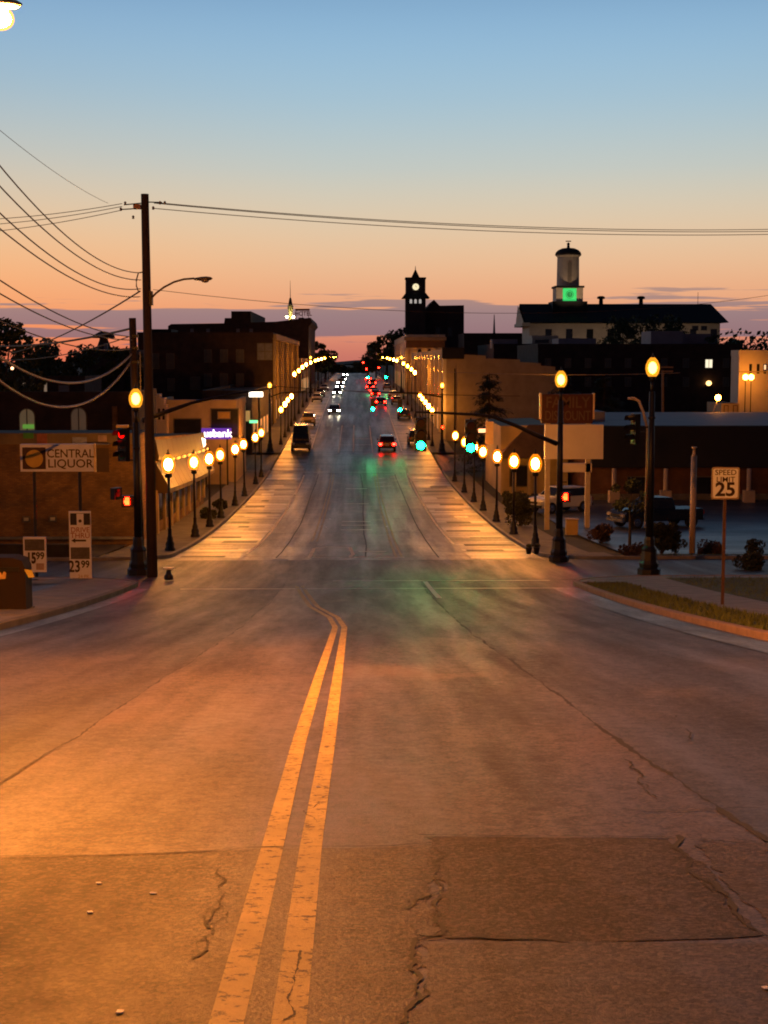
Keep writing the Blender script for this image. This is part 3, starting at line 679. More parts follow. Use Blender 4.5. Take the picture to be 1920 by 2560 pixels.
# near right corner, two-way heads seen edge on
pE = G(1622, 1437); te = signal_pole('tall black signal pole with lit amber globe at the edge of the lawn', pE.x, pE.y, 7.5)
MB().tube([loc(at(1617, 1065, pE.y), te), loc(at(1608, 1030, pE.y), te), loc(at(1597, 1003, pE.y), te), loc(at(1585, 996, pE.y), te), loc(at(1570, 996, pE.y), te)], 0.05, 8).build('bracket_arm', mat('pale bracket', (0.5, 0.42, 0.36), 0.4, 0.1, 4), te, True)
signal_head(te, loc(at(1582, 1072, pE.y), te), R(-72), None)
MB().box(loc(at(1602, 1080, pE.y), te), (0.34, 0.05, 0.05)).build('bracket', BLACKP, te)
MB().cyl((-0.19, -0.05, 1.6), (-0.17, -0.05, 5.2), 0.02, 0.02, 6).build('conduit', STEEL, te)
# far right corner, mast arm over the street with two green heads
pD = G(1397, 1404); td = signal_pole('black signal pole holding the arm with two green lights over the street', pD.x, pD.y, 7.6)
Yd = pD.y
arm = [loc(at(x, y, Yd), td) for x, y in ((1393, 1110), (1340, 1087), (1290, 1064), (1232, 1042), (1180, 1036), (1100, 1032), (1038, 1030))]
MB().tube(arm, 0.10, 8, 0.04).build('mast_arm', BLACKP, td, True)
for x, zc in ((1052, 1086), (1177, 1092)):
    h = signal_head(td, loc(at(x, zc, Yd-0.2), td), 0, 'green', 130, s=1.3)
    MB().box((0, 0.1, 0.62), (0.06, 0.06, 0.3)).build('hanger', BLACKP, h)
ped_signal(td, loc(at(1414, 1243, Yd-0.3), td), 0.0, 130)
MB().box(loc(at(1405, 1205, Yd), td), (0.4, 0.05, 0.05)).build('bracket', BLACKP, td)
# second crossing
def far_signal(x, y, s_, label, heads, lit, armlen):
    t = signal_pole(label, x, y, 7.3)
    MB().tube([(0, 0, 5.9), (s_*armlen*0.3, 0, 6.35), (s_*armlen, 0, 6.5)], 0.09, 6, 0.05).build('mast_arm', BLACKP, t)
    for hx, zc in heads: signal_head(t, (hx-x, -0.2, zc), 0, lit, 220 if lit == 'green' else 500, s=1.3)
    return t
t = far_signal(-9.3, 160, 1, 'distant black signal pole on the corner by the dark brick block', [], None, 4)
t = far_signal(9.3, 160, -1, 'distant black signal pole with green lights by the tan side wall', [(X_(1000, 160), Z_(1022, 160)-gz(160)+0.23), (X_(932, 160), Z_(1020, 160)-gz(160)+0.23)], 'green', 9.2)
ped_signal(t, (X_(1107, 160)-9.3, -0.3, Z_(1068, 160)-gz(160)-0.12), 0, 130)
t = far_signal(-9.3, 305, 1, 'remote signal pole on the corner below the roof sign block', [], None, 4)
t = far_signal(9.3, 305, -1, 'remote signal pole with green lights at the arched building corner', [(X_(920, 305), Z_(942, 305)-gz(305)+0.23), (X_(965, 305), Z_(942, 305)-gz(305)+0.23)], 'green', 9)
t = far_signal(-9.5, 457, 1, 'last signal pole before the street trees past the roof sign block', [], None, 3)
t = far_signal(9.3, 457, -1, 'last signal pole, with stacked red lights, below the clock tower', [(X_(908, 457), Z_(907, 457)-gz(457)-0.5), (X_(916, 457), Z_(923, 457)-gz(457)-0.5), (X_(947, 457), Z_(920, 457)-gz(457)-0.5)], 'red', 8.5)

# ------------------------------------------------------------------ utility poles and wires
pT = G(381, 1442)
tp = thing('utility_pole', 'tall wooden utility pole with thin crossarm hardware at its top', 'utility pole', (pT.x, pT.y, pT.z+0.1))
topT = at(362, 485, pT.y)
MB().cyl((0, 0, -0.3), loc(topT, tp), 0.19, 0.135, 12).build('pole', WOOD, tp, True)
YT = pT.y
for x0, y0, x1, y1 in ((362, 505, 405, 506), (362, 507, 310, 512), (362, 520, 300, 524)):
    MB().tube([loc(at(x0, y0, YT), tp), loc(at(x1, y1, YT-0.3), tp)], 0.022, 6).build('insulator_arm', BLACKP, tp)
for x, y in ((400, 507), (412, 507), (383, 520), (313, 508), (302, 523), (333, 543)):
    c = loc(at(x, y, YT-0.3), tp); MB().lathe([(0.02, -0.06), (0.05, -0.04), (0.03, -0.01), (0.05, 0.02), (0.02, 0.06)], 8, c).build('insulator', mat('brown porcelain', (0.10, 0.04, 0.03), 0.3, 0.2, 5), tp, True)
MB().box(loc(at(343, 517, YT), tp), (0.25, 0.25, 0.16)).build('transformer_box', mat('pinkish box', (0.35, 0.18, 0.16), 0.6, 0.2, 4), tp)
MB().tube([loc(at(x, y, YT-0.2), tp) for x, y in ((358, 680), (346, 682), (341, 700), (341, 715), (346, 728))], 0.025, 6).build('drip_loop', WIRE, tp)
# cobra head light on the tall pole (unlit)
tcob = thing('cobra_street_light', 'unlit cobra head street light on a curved arm from the tall pole', 'street light', at(377, 746, YT))
MB().tube([loc(at(x, y, YT-0.15), tcob) for x, y in ((376, 748), (390, 733), (410, 718), (435, 705), (460, 698), (486, 696))], 0.035, 8).build('arm', mat('dull aluminium', (0.16, 0.13, 0.10), 0.5, 0.2, 4, metal=0.5), tcob, True)
MB().box(loc(at(378, 746, YT-0.1), tcob), (0.1, 0.3, 0.5)).build('mount', BLACKP, tcob)
c = loc(at(507, 697, YT-0.15), tcob)
hd = MB().lathe([(0.01, -0.34), (0.07, -0.28), (0.12, -0.05), (0.13, 0.12), (0.09, 0.28), (0.02, 0.34)], 10).build('luminaire', MATS['dull aluminium'], tcob, True); hd.location = c; hd.rotation_euler = (0, R(88), 0); hd.scale = (0.62, 1, 1)
bl = ball(0.14, 0.08, (0, 0, 0)).build('refractor', mat('cloudy refractor', (0.25, 0.2, 0.17), 0.2, 0.1, 4), tcob, True); bl.location = (c[0]+0.08, c[1], c[2]-0.06)
# shorter wooden pole
pS = G(352, 1432)
ts = thing('utility_pole', 'shorter wooden utility pole carrying low slack cables', 'utility pole', (pS.x, pS.y, pS.z+0.1))
MB().cyl((0, 0, -0.3), loc(at(331, 795, pS.y), ts), 0.17, 0.13, 12).build('pole', WOOD, ts, True)
for y in (840, 870, 905): MB().box(loc(at(338, y, pS.y-0.15), ts), (0.22, 0.18, 0.10)).build('clamp', BLACKP, ts)
MB().cyl(loc(at(350, 880, pS.y-0.1), ts), loc(at(352, 1000, pS.y-0.1), ts), 0.02, 0.02, 6).build('conduit', WIREL, ts)
def wire(a, b_, sag, r, label, group, m=WIRE, n=24):
    a = Vector(a); b_ = Vector(b_)
    P = [a.lerp(b_, k/n) - Vector((0, 0, sag*4*(k/n)*(1-k/n))) for k in range(n+1)]
    o = MB().tube([p-a for p in P], r, 5).build('overhead_wire', m); o.location = a
    return tag(o, label, 'wire', group)
gU = 'thin wires from the tall pole over the street'
for y0, x1, y1 in ((506, 2300, 560), (508, 2300, 566), (521, 2300, 572)):
    wire(at(385, y0, YT), at(x1, y1, 66), 0.55, 0.014, 'thin wire running from the tall pole top across the street', gU)
gV = 'thin wires from the tall pole behind the lot'
for y0, y1 in ((509, 548), (516, 566), (525, 590)):
    wire(at(305, y0, YT), at(-260, y1, 62), 0.25, 0.013, 'thin wire running level from the tall pole top over the store lot', gV)
gW = 'slack wires coming uphill to the tall pole'
for (x0, y0), (x1, y1), sag in (((352, 682), (-220, 120), 0.95), ((352, 700), (-220, 205), 0.85), ((352, 722), (-220, 300), 0.85), ((350, 742), (-220, 370), 0.7)):
    wire(at(x0, y0, YT), at(x1, y1, 26), sag, 0.017, 'slack wire swooping down to the side of the tall pole', gW)
wire(at(270, 508, YT), at(-300, 60, 24), 0.3, 0.007, 'faint steep wire reaching the crossarm of the tall pole', None)
for (x1, y1), (x0, y0) in (((-220, 540), (332, 842)), ((-220, 590), (332, 850)), ((-220, 690), (334, 872))):
    wire(at(x0, y0, pS.y), at(x1, y1, 28), 0.5, 0.018, 'dark slack wire ending on the shorter wooden pole', 'dark wires on the shorter pole')
wire(at(350, 728, YT), at(30, 882, 92), 0.3, 0.030, 'thick twisted cable slanting down behind the lot from the tall pole', None)
wire(at(332, 820, pS.y), at(-60, 862, 85), 0.3, 0.045, 'thick dark cable from the shorter pole top toward the tree', None)
wire(at(332, 838, pS.y), at(-60, 890, 85), 0.5, 0.022, 'thin dark cable under the thick one from the shorter pole', None)
wire(at(330, 884, pS.y), at(-140, 775, 34), 1.35, 0.040, 'upper pale grey cable sagging low from the shorter pole', 'pale sagging cables', WIREL)
wire(at(326, 905, pS.y), at(-140, 815, 34), 1.75, 0.040, 'lower pale grey cable sagging low from the shorter pole', 'pale sagging cables', WIREL)
wire(at(383, 724, YT), at(2300, 660, 80), 1.6, 0.010, 'fine low wire crossing the street past the clock tower', None)
wire(at(1120, 930, 60), at(1700, 932, 64), 0.1, 0.014, 'pale wire lit by lamps before the dark conifers', None, WIREL)
wire(at(640, 962, 62), at(1300, 990, 64), 0.1, 0.016, 'dark wire stretched low over the street between signal poles', None)

# street light blazing above the near pavement
pc = at(2, 42, 18.5)
tb = thing('cobra_street_light', 'blazing sodium street light high over the near road edge', 'street light', (pc.x-3.0, pc.y, gz(pc.y)+0.1))
hgt = pc.z-tb.location.z
MB().cyl((0, 0, -0.3), (0, 0, hgt+0.6), 0.16, 0.11, 10).build('pole', WOOD, tb, True)
MB().tube([(0, 0, hgt-0.2), (0.9, 0, hgt+0.15), (1.8, 0, hgt+0.2), (2.75, 0, hgt+0.14)], 0.035, 8).build('arm', STEEL, tb, True)
hd = MB().lathe([(0.01, -0.36), (0.08, -0.3), (0.13, -0.05), (0.14, 0.12), (0.09, 0.30), (0.02, 0.36)], 12).build('luminaire', STEEL, tb, True); hd.location = (2.90, 0, hgt+0.15); hd.rotation_euler = (0, R(90), 0); hd.scale = (0.5, 1, 1)
ball(0.12, 0.10, (3.0, 0, hgt-0.02), 16, 10).build('refractor', glow_mat('blazing refractor', (1.0, 0.285, 0.022), 54000), tb, True)
ball(0.16, 0.14, (3.0, 0, hgt-0.02), 18, 12).build('halo_shell', shell_mat('orange halo shell', (1.0, 0.30, 0.02), 4.0, 0.5), tb, True)  # glowing shell added round the lens to imitate its orange halo
# assumed street light, unseen behind the viewer, added to light the near road
tb_assumed = thing('cobra_street_light', 'assumed unseen sodium street light on the kerb uphill of the viewer', 'street light', (8.2, -9, gz(-9)+0.1))
MB().cyl((0, 0, -0.3), (0, 0, 8.9), 0.16, 0.11, 10).build('pole', WOOD, tb_assumed, True)
MB().tube([(0, 0, 8.2), (-0.9, 0, 8.55), (-2.75, 0, 8.55)], 0.035, 8).build('arm', STEEL, tb_assumed, True)
hd = MB().lathe([(0.01, -0.36), (0.08, -0.3), (0.13, -0.05), (0.14, 0.12), (0.09, 0.30), (0.02, 0.36)], 12).build('luminaire', STEEL, tb_assumed, True); hd.location = (-2.95, 0, 8.52); hd.rotation_euler = (0, R(90), 0); hd.scale = (0.5, 1, 1)
ball(0.15, 0.11, (-3.0, 0, 8.41), 14, 8).build('refractor', glow_mat('assumed sodium refractor', SODIUM, 1500), tb_assumed, True)

# ------------------------------------------------------------------ signs and street furniture, left corner
YS_ = G(84, 1452).y
tS = thing('store_sign', 'wide white liquor store sign with golden disc on two posts', 'sign', at(150, 1452, YS_))
tS.location.z = gz(YS_)+0.1
def lo(x, y, Y, t): return loc(at(x, y, Y), t)
for x in (86, 199): MB().cyl((lo(x, 1200, YS_, tS)[0], 0, -0.2), (lo(x, 1178, YS_, tS)[0], 0, lo(x, 1175, YS_, tS)[2]), 0.055, 0.055, 8).build('post', BLACKP, tS)
a, c = lo(52, 1110, YS_, tS), lo(236, 1178, YS_, tS)
MB().span((a[0], -0.14, c[2]), (c[0], 0.14, a[2])).build('cabinet', SIGNW, tS)
pa, pb = lo(58, 1118, YS_, tS), lo(117, 1172, YS_, tS)
MB().span((pa[0], -0.155, pb[2]), (pb[0], -0.14, pa[2])).build('dark_panel', mat('dark brown panel', (0.05, 0.02, 0.015), 0.6, 0.2, 4), tS)
q = lo(88, 1146, YS_, tS); d = MB().cyl((0, 0, 0), (0, 0.012, 0), 0.30, 0.30, 28).build('disc', mat('golden disc', (0.55, 0.36, 0.06), 0.5, 0.15, 4), tS); d.location = (q[0], -0.17, q[2])
CH = mat('dark lettering', (0.06, 0.03, 0.035), 0.6, 0.1, 4)
for s_, y, sz in (('CENTRAL', 1134, 0.40), ('LIQUOR', 1159, 0.40)):
    q = lo(178, y, YS_, tS); text(s_, sz, CH, tS, (q[0], -0.145, q[2]), off=0.004, sx=0.92 if s_ == 'CENTRAL' else 1.05)
MB().box((lo(236, 1140, YS_, tS)[0]+0.03, -0.05, lo(0, 1144, YS_, tS)[2]), (0.05, 0.12, 0.98)).build('edge_trim', mat('bright edge trim', (0.75, 0.55, 0.35), 0.3, 0.1, 3), tS)
def price_sign(label, x0, x1, y0, y1, Y):
    t = thing('price_sign', label, 'sign', at((x0+x1)/2, y1, Y)); t.location.z = gz(Y)+0.1
    a, c = lo(x0, y0, Y, t), lo(x1, y1, Y, t)
    MB().span((a[0], -0.04, max(c[2], 0.02)), (c[0], 0.04, a[2])).build('board', SIGNW, t)
    return t
Yp = YS_-0.7
t1 = price_sign('white board reading 15 99 on the post of the liquor sign', 58, 117, 1342, 1430, Yp)
DK = mat('photo print', (0.09, 0.075, 0.065), 0.6, 0.45, 9)
def panel(t, x0, x1, y0, y1, Y, m, name='picture_panel', yo=-0.052):
    a, c = lo(x0, y0, Y, t), lo(x1, y1, Y, t); return MB().span((a[0], yo, c[2]), (c[0], yo+0.01, a[2])).build(name, m, t)
panel(t1, 62, 112, 1348, 1376, Yp, DK)
PX = mat('price lettering', (0.03, 0.012, 0.012), 0.6, 0.1, 4); RX = mat('red lettering', (0.28, 0.03, 0.03), 0.6, 0.1, 4)
def words_(t, s_, x, y, sz, m, Y, sx=1.0, off=0.0): q = lo(x, y, Y, t); text(s_, sz, m, t, (q[0], -0.045, q[2]), off=off, sx=sx)
words_(t1, '15', 79, 1396, 0.50, PX, Yp, 0.64, 0.022); words_(t1, '99', 101, 1390, 0.34, PX, Yp, 0.85, 0.008); panel(t1, 91, 111, 1408, 1424, Yp, mat('faded print', (0.40, 0.28, 0.24), 0.6, 0.3, 9), 'print')
t2 = price_sign('tall white board reading drive thru and 23 99', 172, 230, 1278, 1449, Yp)
panel(t2, 176, 226, 1283, 1312, Yp, mat('black panel', (0.02, 0.015, 0.015), 0.6, 0.2, 4), 'dark_panel'); panel(t2, 192, 210, 1284, 1313, Yp, SIGNW, 'pale_stripe', -0.056)
q = lo(201, 1302, Yp, t2); d = MB().cyl((0, 0, 0), (0, 0.008, 0), 0.055, 0.055, 14).build('dot', PX, t2); d.location = (q[0], -0.066, q[2])
words_(t2, 'DRIVE', 201, 1325, 0.25, RX, Yp, 0.95); words_(t2, 'THRU', 201, 1339, 0.25, RX, Yp, 1.0)
q = lo(201, 1351, Yp, t2); MB().box((q[0], -0.05, q[2]), (0.40, 0.012, 0.06)).build('arrow', PX, t2)
a_ = MB().add([(q[0]-0.30, -0.055, q[2]), (q[0]-0.16, -0.055, q[2]-0.08), (q[0]-0.16, -0.055, q[2]+0.08)], [(0, 1, 2)]).build('arrow_head', PX, t2)
panel(t2, 177, 225, 1368, 1397, Yp, DK)
words_(t2, '23', 187, 1417, 0.54, PX, Yp, 0.75, 0.012); words_(t2, '99', 214, 1411, 0.34, PX, Yp, 0.85, 0.008); words_(t2, '24 PK', 210, 1441, 0.16, MATS['faded print'], Yp)
# collection box at the pavement edge
pb_ = G(30, 1535)
t = thing('collection_box', 'dark brown roadside drop box with pale sticker and yellow tag', 'drop box', (pb_.x, pb_.y, pb_.z+0.1))
w_ = (71-(-12))/FPX*pb_.y
MB().prism([(-w_/2, -0.05), (w_/2, -0.05), (w_/2, 1.02), (w_/2-0.08, 1.2), (w_/2-0.3, 1.27), (-w_/2, 1.27)], -0.25, 0.45).build('body', mat('brown painted steel', (0.020, 0.009, 0.006), 0.85, 0.3, 3), t)
MB().box((0.0, -0.26, 1.0), (0.5, 0.03, 0.10)).build('slot', BLACKP, t)
MB().add([(-0.13+dx, -0.256, 0.86+dz) for dx, dz in ((-.1, -.1), (-.12, .02), (-.05, .08), (-.02, .0), (.03, .12), (.08, .05), (.06, -.08))], [tuple(range(7))]).build('sticker', mat('torn sticker', (0.65, 0.42, 0.14), 0.6, 0.2, 8), t)
MB().add([(w_/2-0.02, -0.262, 1.0), (w_/2+0.16, -0.262, 0.98), (w_/2+0.22, -0.255, 0.82), (w_/2+0.08, -0.262, 0.80), (w_/2+0.02, -0.25, 1.0), (w_/2+0.16, -0.25, 0.98)], [(0, 1, 2, 3), (0, 4, 5, 1)]).build('tag', mat('yellow tag', (0.6, 0.5, 0.12), 0.6, 0.1, 5), t)
MB().box((0.0, 0.1, -0.02), (w_+0.08, 0.8, 0.06)).build('plinth', CONC_D, t)
# low wall and kerb stones edging the store lot
pw = G(150, 1405)
t = MB().box((0, 0, 0.3), (7.2, 0.25, 0.75)).build('low_wall', mat('dark hedge wall', (0.05, 0.04, 0.025), 0.9, 0.4, 2), None); t.location = (X_(70, 63.2)-1.2, 63.2, gz(63.2)); tag(t, 'low dark wall edging the liquor store lot across the side street', 'wall')
# white hydrant-like marker by the corner
ph = G(422, 1452)
t = thing('kerb_marker', 'squat iron marker with a pale flat cap on the near corner', 'marker', (ph.x, ph.y, ph.z+0.1))
MB().lathe([(0.16, -0.05), (0.16, 0.08), (0.09, 0.14), (0.08, 0.30)], 10).build('body', BLACKP, t, True); MB().box((0, 0, 0.33), (0.36, 0.2, 0.06)).build('cap', SIGNW, t)

# ------------------------------------------------------------------ right side furniture
pv = G(1806, 1524)
t = thing('speed_limit_sign', 'white speed limit 25 sign on a post in the turf strip', 'sign', (pv.x, pv.y, pv.z+0.1))
MB().box((0, 0.02, 1.25), (0.075, 0.035, 2.75)).build('post', mat('rusty steel post', (0.10, 0.05, 0.035), 0.7, 0.3, 5), t)
a, c = lo(1770, 1168, pv.y, t), lo(1838, 1248, pv.y, t); hw, hh = (c[0]-a[0])/2, (a[2]-c[2])/2; zc = (a[2]+c[2])/2
def rrect(w, h, r, y0, y1, m, name, parent, loc_):
    P = []
    for cx, cz, a0 in ((w-r, h-r, 0), (-w+r, h-r, 90), (-w+r, -h+r, 180), (w-r, -h+r, 270)):
        P += [(cx+r*math.cos(R(a0+22.5*k)), cz+r*math.sin(R(a0+22.5*k))) for k in range(5)]
    o = MB().prism(P[::-1], y0, y1).build(name, m, parent); o.location = loc_; return o
rrect(hw, hh, 0.05, -0.012, 0.0, mat('sign rim', (0.35, 0.28, 0.22), 0.5, 0.1, 4), 'backing', t, (0, -0.0, zc))
rrect(hw-0.035, hh-0.035, 0.04, -0.018, -0.0122, mat('sheeting', (0.82, 0.86, 0.95), 0.45, 0.06, 4), 'face', t, (0, 0, zc))
text('SPEED', 0.185, MATS['price lettering'], t, (0, -0.02, zc+hh*0.66), off=0.001, depth=0.002, sx=1.05); text('LIMIT', 0.185, MATS['price lettering'], t, (0, -0.02, zc+hh*0.22), off=0.001, depth=0.002, sx=1.05); text('25', 0.46, MATS['price lettering'], t, (0, -0.02, zc-hh*0.42), off=0.012, depth=0.002, sx=1.08)
# pylon sign of the store
Yf = 86.0
t = thing('pylon_sign', 'tall pylon sign with faded red lettered board over blank white boards', 'sign', (X_(1432, Yf), Yf, gz(Yf)+0.03))
for x in (1382, 1486): MB().box((lo(x, 0, Yf, t)[0], 0, 3.0), (0.27, 0.3, 6.6)).build('post', mat('painted pylon post', (0.50, 0.42, 0.33), 0.6, 0.15, 2), t)
def brd(x0, x1, y0, y1, m, name, d=0.4):
    a, c = lo(x0, y0, Yf, t), lo(x1, y1, Yf, t); return MB().span((a[0], -d/2, c[2]), (c[0], d/2, a[2])).build(name, m, t)
brd(1354, 1480, 985, 1058, RED, 'red_board', 0.44); brd(1362, 1506, 1061, 1147, mat('blank marquee', (0.74, 0.66, 0.62), 0.5, 0.08, 1.0), 'marquee_board', 0.5); brd(1404, 1478, 1158, 1180, MATS['blank marquee'], 'lower_board', 0.3)
FL = mat('faded letters', (0.12, 0.066, 0.042), 0.6, 0.2, 3)
q = lo(1418, 1007, Yf, t); text('FAMILY', 0.92, FL, t, (q[0], -0.228, q[2]), sx=0.86, off=0.01); q = lo(1418, 1040, Yf, t); text('DISCOUNT', 0.80, FL, t, (q[0], -0.228, q[2]), sx=0.66, off=0.01)
for x in (1351, 1483): q = lo(x, 1015, Yf, t); MB().box((q[0], 0, q[2]), (0.10, 0.5, 1.5)).build('edge_trim', MATS['bright edge trim'], t)
# white post, cabinet
pp = G(1730, 1384)
t = thing('white_post', 'plain white post with a narrow cap beside the car park entrance', 'post', (pp.x, pp.y, gz(pp.y)))
zt = Z_(1142, pp.y)-t.location.z
MB().cyl((0, 0, -0.1), (0, 0, zt), 0.14, 0.13, 14).build('shaft', mat('white painted steel', (0.66, 0.48, 0.30), 0.45, 0.1, 2), t, True); MB().lathe([(0.13, 0), (0.07, 0.1), (0.06, 0.35), (0.13, 0.40), (0.13, 0.43)], 12, (0, 0, zt)).build('cap', MATS['white painted steel'], t, True)
pk = G(1429, 1335)
t = thing('utility_cabinet', 'small tan utility cabinet at the foot of the pylon sign', 'cabinet', (pk.x, pk.y, gz(pk.y)))
MB().box((0, 0, 0.4), (0.64, 0.5, 0.85)).build('housing', mat('tan cabinet', (0.50, 0.34, 0.12), 0.5, 0.1, 3), t); MB().box((0, 0, 0.84), (0.70, 0.56, 0.05)).build('lid', MATS['tan cabinet'], t)
pp = G(1331, 1392)
for dx, lb in ((-0.16, 'small dark planter tub beside its twin on the far corner pavement'), (0.18, 'small dark planter tub next to the signal pole base on the far corner')):
    t = thing('planter', lb, 'planter', (pp.x+dx, pp.y, gz(pp.y)+0.13)); MB().lathe([(0.10, 0), (0.14, 0.22), (0.16, 0.30), (0.12, 0.30)], 10).build('tub', BLACKP, t, True); ball(0.13, 0.10, (0, 0, 0.36), 8, 5).build('plant', LEAF_B, t)

# ------------------------------------------------------------------ buildings
LITW = glow_mat('lit window', (1.0, 0.78, 0.48), 0.8)
DIMW = glow_mat('dim lit window', (0.50, 0.40, 0.22), 0.10)
GREYW = mat('pale window blind', (0.20, 0.20, 0.22), 0.4, 0.3, 1.5)
def bld(name, label, x0, x1, y0, y1, ztop, wall, roofm=ROOFD, parapet=0.35, poly=None, zb=None):
    zb = min(gz(y0), gz(y1))-0.6 if zb is None else zb
    t = thing(name, label, 'building', ((x0+x1)/2, y0, zb))
    hx = (x1-x0)/2; h = ztop-zb
    if poly: MB().prism([(x-t.location.x, z_-zb) for x, z_ in poly], 0, y1-y0).build('wall', wall, t)
    else:
        MB().span((-hx, 0, 0), (hx, y1-y0, h)).build('wall', wall, t)
        MB().span((-hx+0.3, 0.3, h), (hx-0.3, y1-y0-0.3, h+0.03)).build('roof', roofm, t)
        if parapet:
            p = MB()
            p.span((-hx-0.06, -0.06, h-0.25), (hx+0.06, 0.25, h+parapet)); p.span((-hx-0.06, 0.25, h-0.25), (-hx+0.25, y1-y0, h+parapet)); p.span((hx-0.25, 0.25, h-0.25), (hx+0.06, y1-y0, h+parapet))
            p.build('parapet', wall, t)
    return t
def win(t, x, z_, w, h, y=0.0, glass=GLASSD, frame=None, side=None, arch=False, mull=0):
    """window on the front (or on a side wall when side=+-1, then x is the distance along the street)"""
    frame = frame or MATS['dull aluminium']
    def outline(w, h):
        if not arch: return [(-w/2, -h/2), (w/2, -h/2), (w/2, h/2), (-w/2, h/2)]
        r = w/2; return [(-r, -h/2), (r, -h/2)] + [(r*math.cos(R(18*k)), h/2-r+r*math.sin(R(18*k))) for k in range(11)]
    f = MB().prism(outline(w+0.16, h+0.16), -0.05, 0.1).build('window', frame, t)
    MB().prism(outline(w, h), -0.062, 0.0).build('pane', glass, f)
    for k in range(mull): MB().box((0 if k == 0 else 0, -0.08, 0 if k else 0), (0.07, 0.03, h) if k == 0 else (w, 0.03, 0.07)).build('glazing_bar', frame, f)
    if side is None: f.location = (x, y, z_)
    else: f.location = (y, x, z_); f.rotation_euler = (0, 0, R(90)*side)
    return f
def wpx(t, x, y, w, h, out=0.0, **k):                 # window measured in the photograph on the front wall of t
    Y = t.location.y; p = at(x, y, Y); s_ = Y/FPX; k['y'] = out
    return win(t, p.x-t.location.x, p.z-t.location.z, w*s_, h*s_, **k)

# --- left: liquor store with lit cladding along the street
Yb = 74.0
store = bld('liquor_store', 'long tan brick liquor store lit by lamps along its street side', -34, -10.95, Yb, 78.5, Z_(1086, Yb), BRICK_L, ROOFD, 0.0)
sx_, sz_ = store.location.x, store.location.z
za_, zb_ = Z_(1086, 78.5)-0.15-sz_, Z_(1083, 106)-sz_          # the street wing steps down with the hill
MB().add([(x-sx_, y-Yb, z_) for x in (-15.2, -10.95) for y, z_ in ((78.5, -2.0), (106, -2.0), (106, zb_), (78.5, za_))], [(0, 1, 2, 3), (7, 6, 5, 4), (0, 4, 5, 1), (1, 5, 6, 2), (2, 6, 7, 3), (3, 7, 4, 0)]).build('street_wing', BRICK_L, store)
MB().add([(x-sx_, y-Yb, z_+0.02) for x in (-15.0, -11.1) for y, z_ in ((78.7, za_), (105.8, zb_))], [(0, 2, 3, 1)]).build('roof', ROOFD, store)
MB().span((-34-sx_, -0.08, Z_(1110, Yb)-sz_), (-10.9-sx_, 0.0, Z_(1082, Yb)-sz_)).build('fascia', mat('tan fascia', (0.22, 0.15, 0.07), 0.7, 0.25, 1.0), store)
def cladding(name, ya, yb, xw, xo, zt, zb_, m, n):
    for k in range(n):                                  # standing seam panels, each its own piece
        a = ya+(yb-ya)*k/n+0.02; c = ya+(yb-ya)*(k+1)/n-0.02; v = []
        for y in (a, c):
            g_ = gz(y); v += [(xw, y, g_+zt), (xo, y, g_+zb_+0.25), (xo, y, g_+zb_), (xw, y, g_+zb_)]
        MB().add([(x-sx_, y-Yb, z_-sz_) for x, y, z_ in v], [(0, 1, 5, 4), (1, 2, 6, 5), (2, 3, 7, 6), (0, 3, 2, 1), (4, 5, 6, 7)]).build(name, m, store)
cladding('mansard_panel', 80.5, 106, -10.9, -10.15, 4.0, 2.35, AWN, 12)
cladding('upper_panel', 80.5, 106, -10.9, -10.72, 5.25, 4.1, AWN, 11)
for k in range(9):
    y = 81.5+k*2.85; MB().box((-10.45-sx_, y-Yb, gz(y)+4.12-sz_), (0.10, 1.1, 0.10)).build('fascia_light', glow_mat('fascia tube', (1.0, 0.45, 0.08), 1.8), store)
for k in range(9):
    y = 80.5+k*3.1; MB().span((-10.94-sx_, y-Yb, 0.3), (-10.8-sx_, y-Yb+0.35, gz(y)+2.5-sz_)).build('pilaster', STUCCO, store)
    if k < 8: MB().span((-10.94-sx_, y-Yb+0.5, gz(y)+0.7-sz_), (-10.90-sx_, y-Yb+2.9, gz(y)+2.25-sz_)).build('shop_window', GLASSD, store)
for x0, x1, y0, y1, c in ((58, 84, 1082, 1096, (0.08, 0.30, 0.04)), (92, 118, 1084, 1110, (0.38, 0.12, 0.06)), (181, 217, 1093, 1110, (0.30, 0.30, 0.38)), (245, 267, 1088, 1104, (0.45, 0.30, 0.22))):
    a, c2 = at(x0, y0, Yb-0.1), at(x1, y1, Yb-0.1); MB().span((a.x-sx_, -0.12, c2.z-sz_), (c2.x-sx_, -0.085, a.z-sz_)).build('poster', mat('poster %d' % x0, c, 0.6, 0.3, 3), store)
for x, y in ((66, 1298), (132, 1297)): wpx(store, x, y, 12, 8, glass=mat('pale notice', (0.6, 0.5, 0.35), 0.6, 0.1, 3))
MB().span((-34-sx_, -0.16, gz(Yb)+0.30-sz_), (-10.95-sx_, 0.0, gz(Yb)+0.42-sz_)).build('plinth_course', CONC, store)
wpx(store, 258, 1150, 30, 60, glass=mat('boarded opening', (0.09, 0.05, 0.025), 0.8, 0.2, 2), frame=BRICK_L)
MB().box((-0.5-0+(at(258, 1112, Yb).x-sx_)+0.4, -0.35, Z_(1108, Yb)-sz_), (0.95, 0.6, 0.06)).build('door_hood', ROOFG, store)
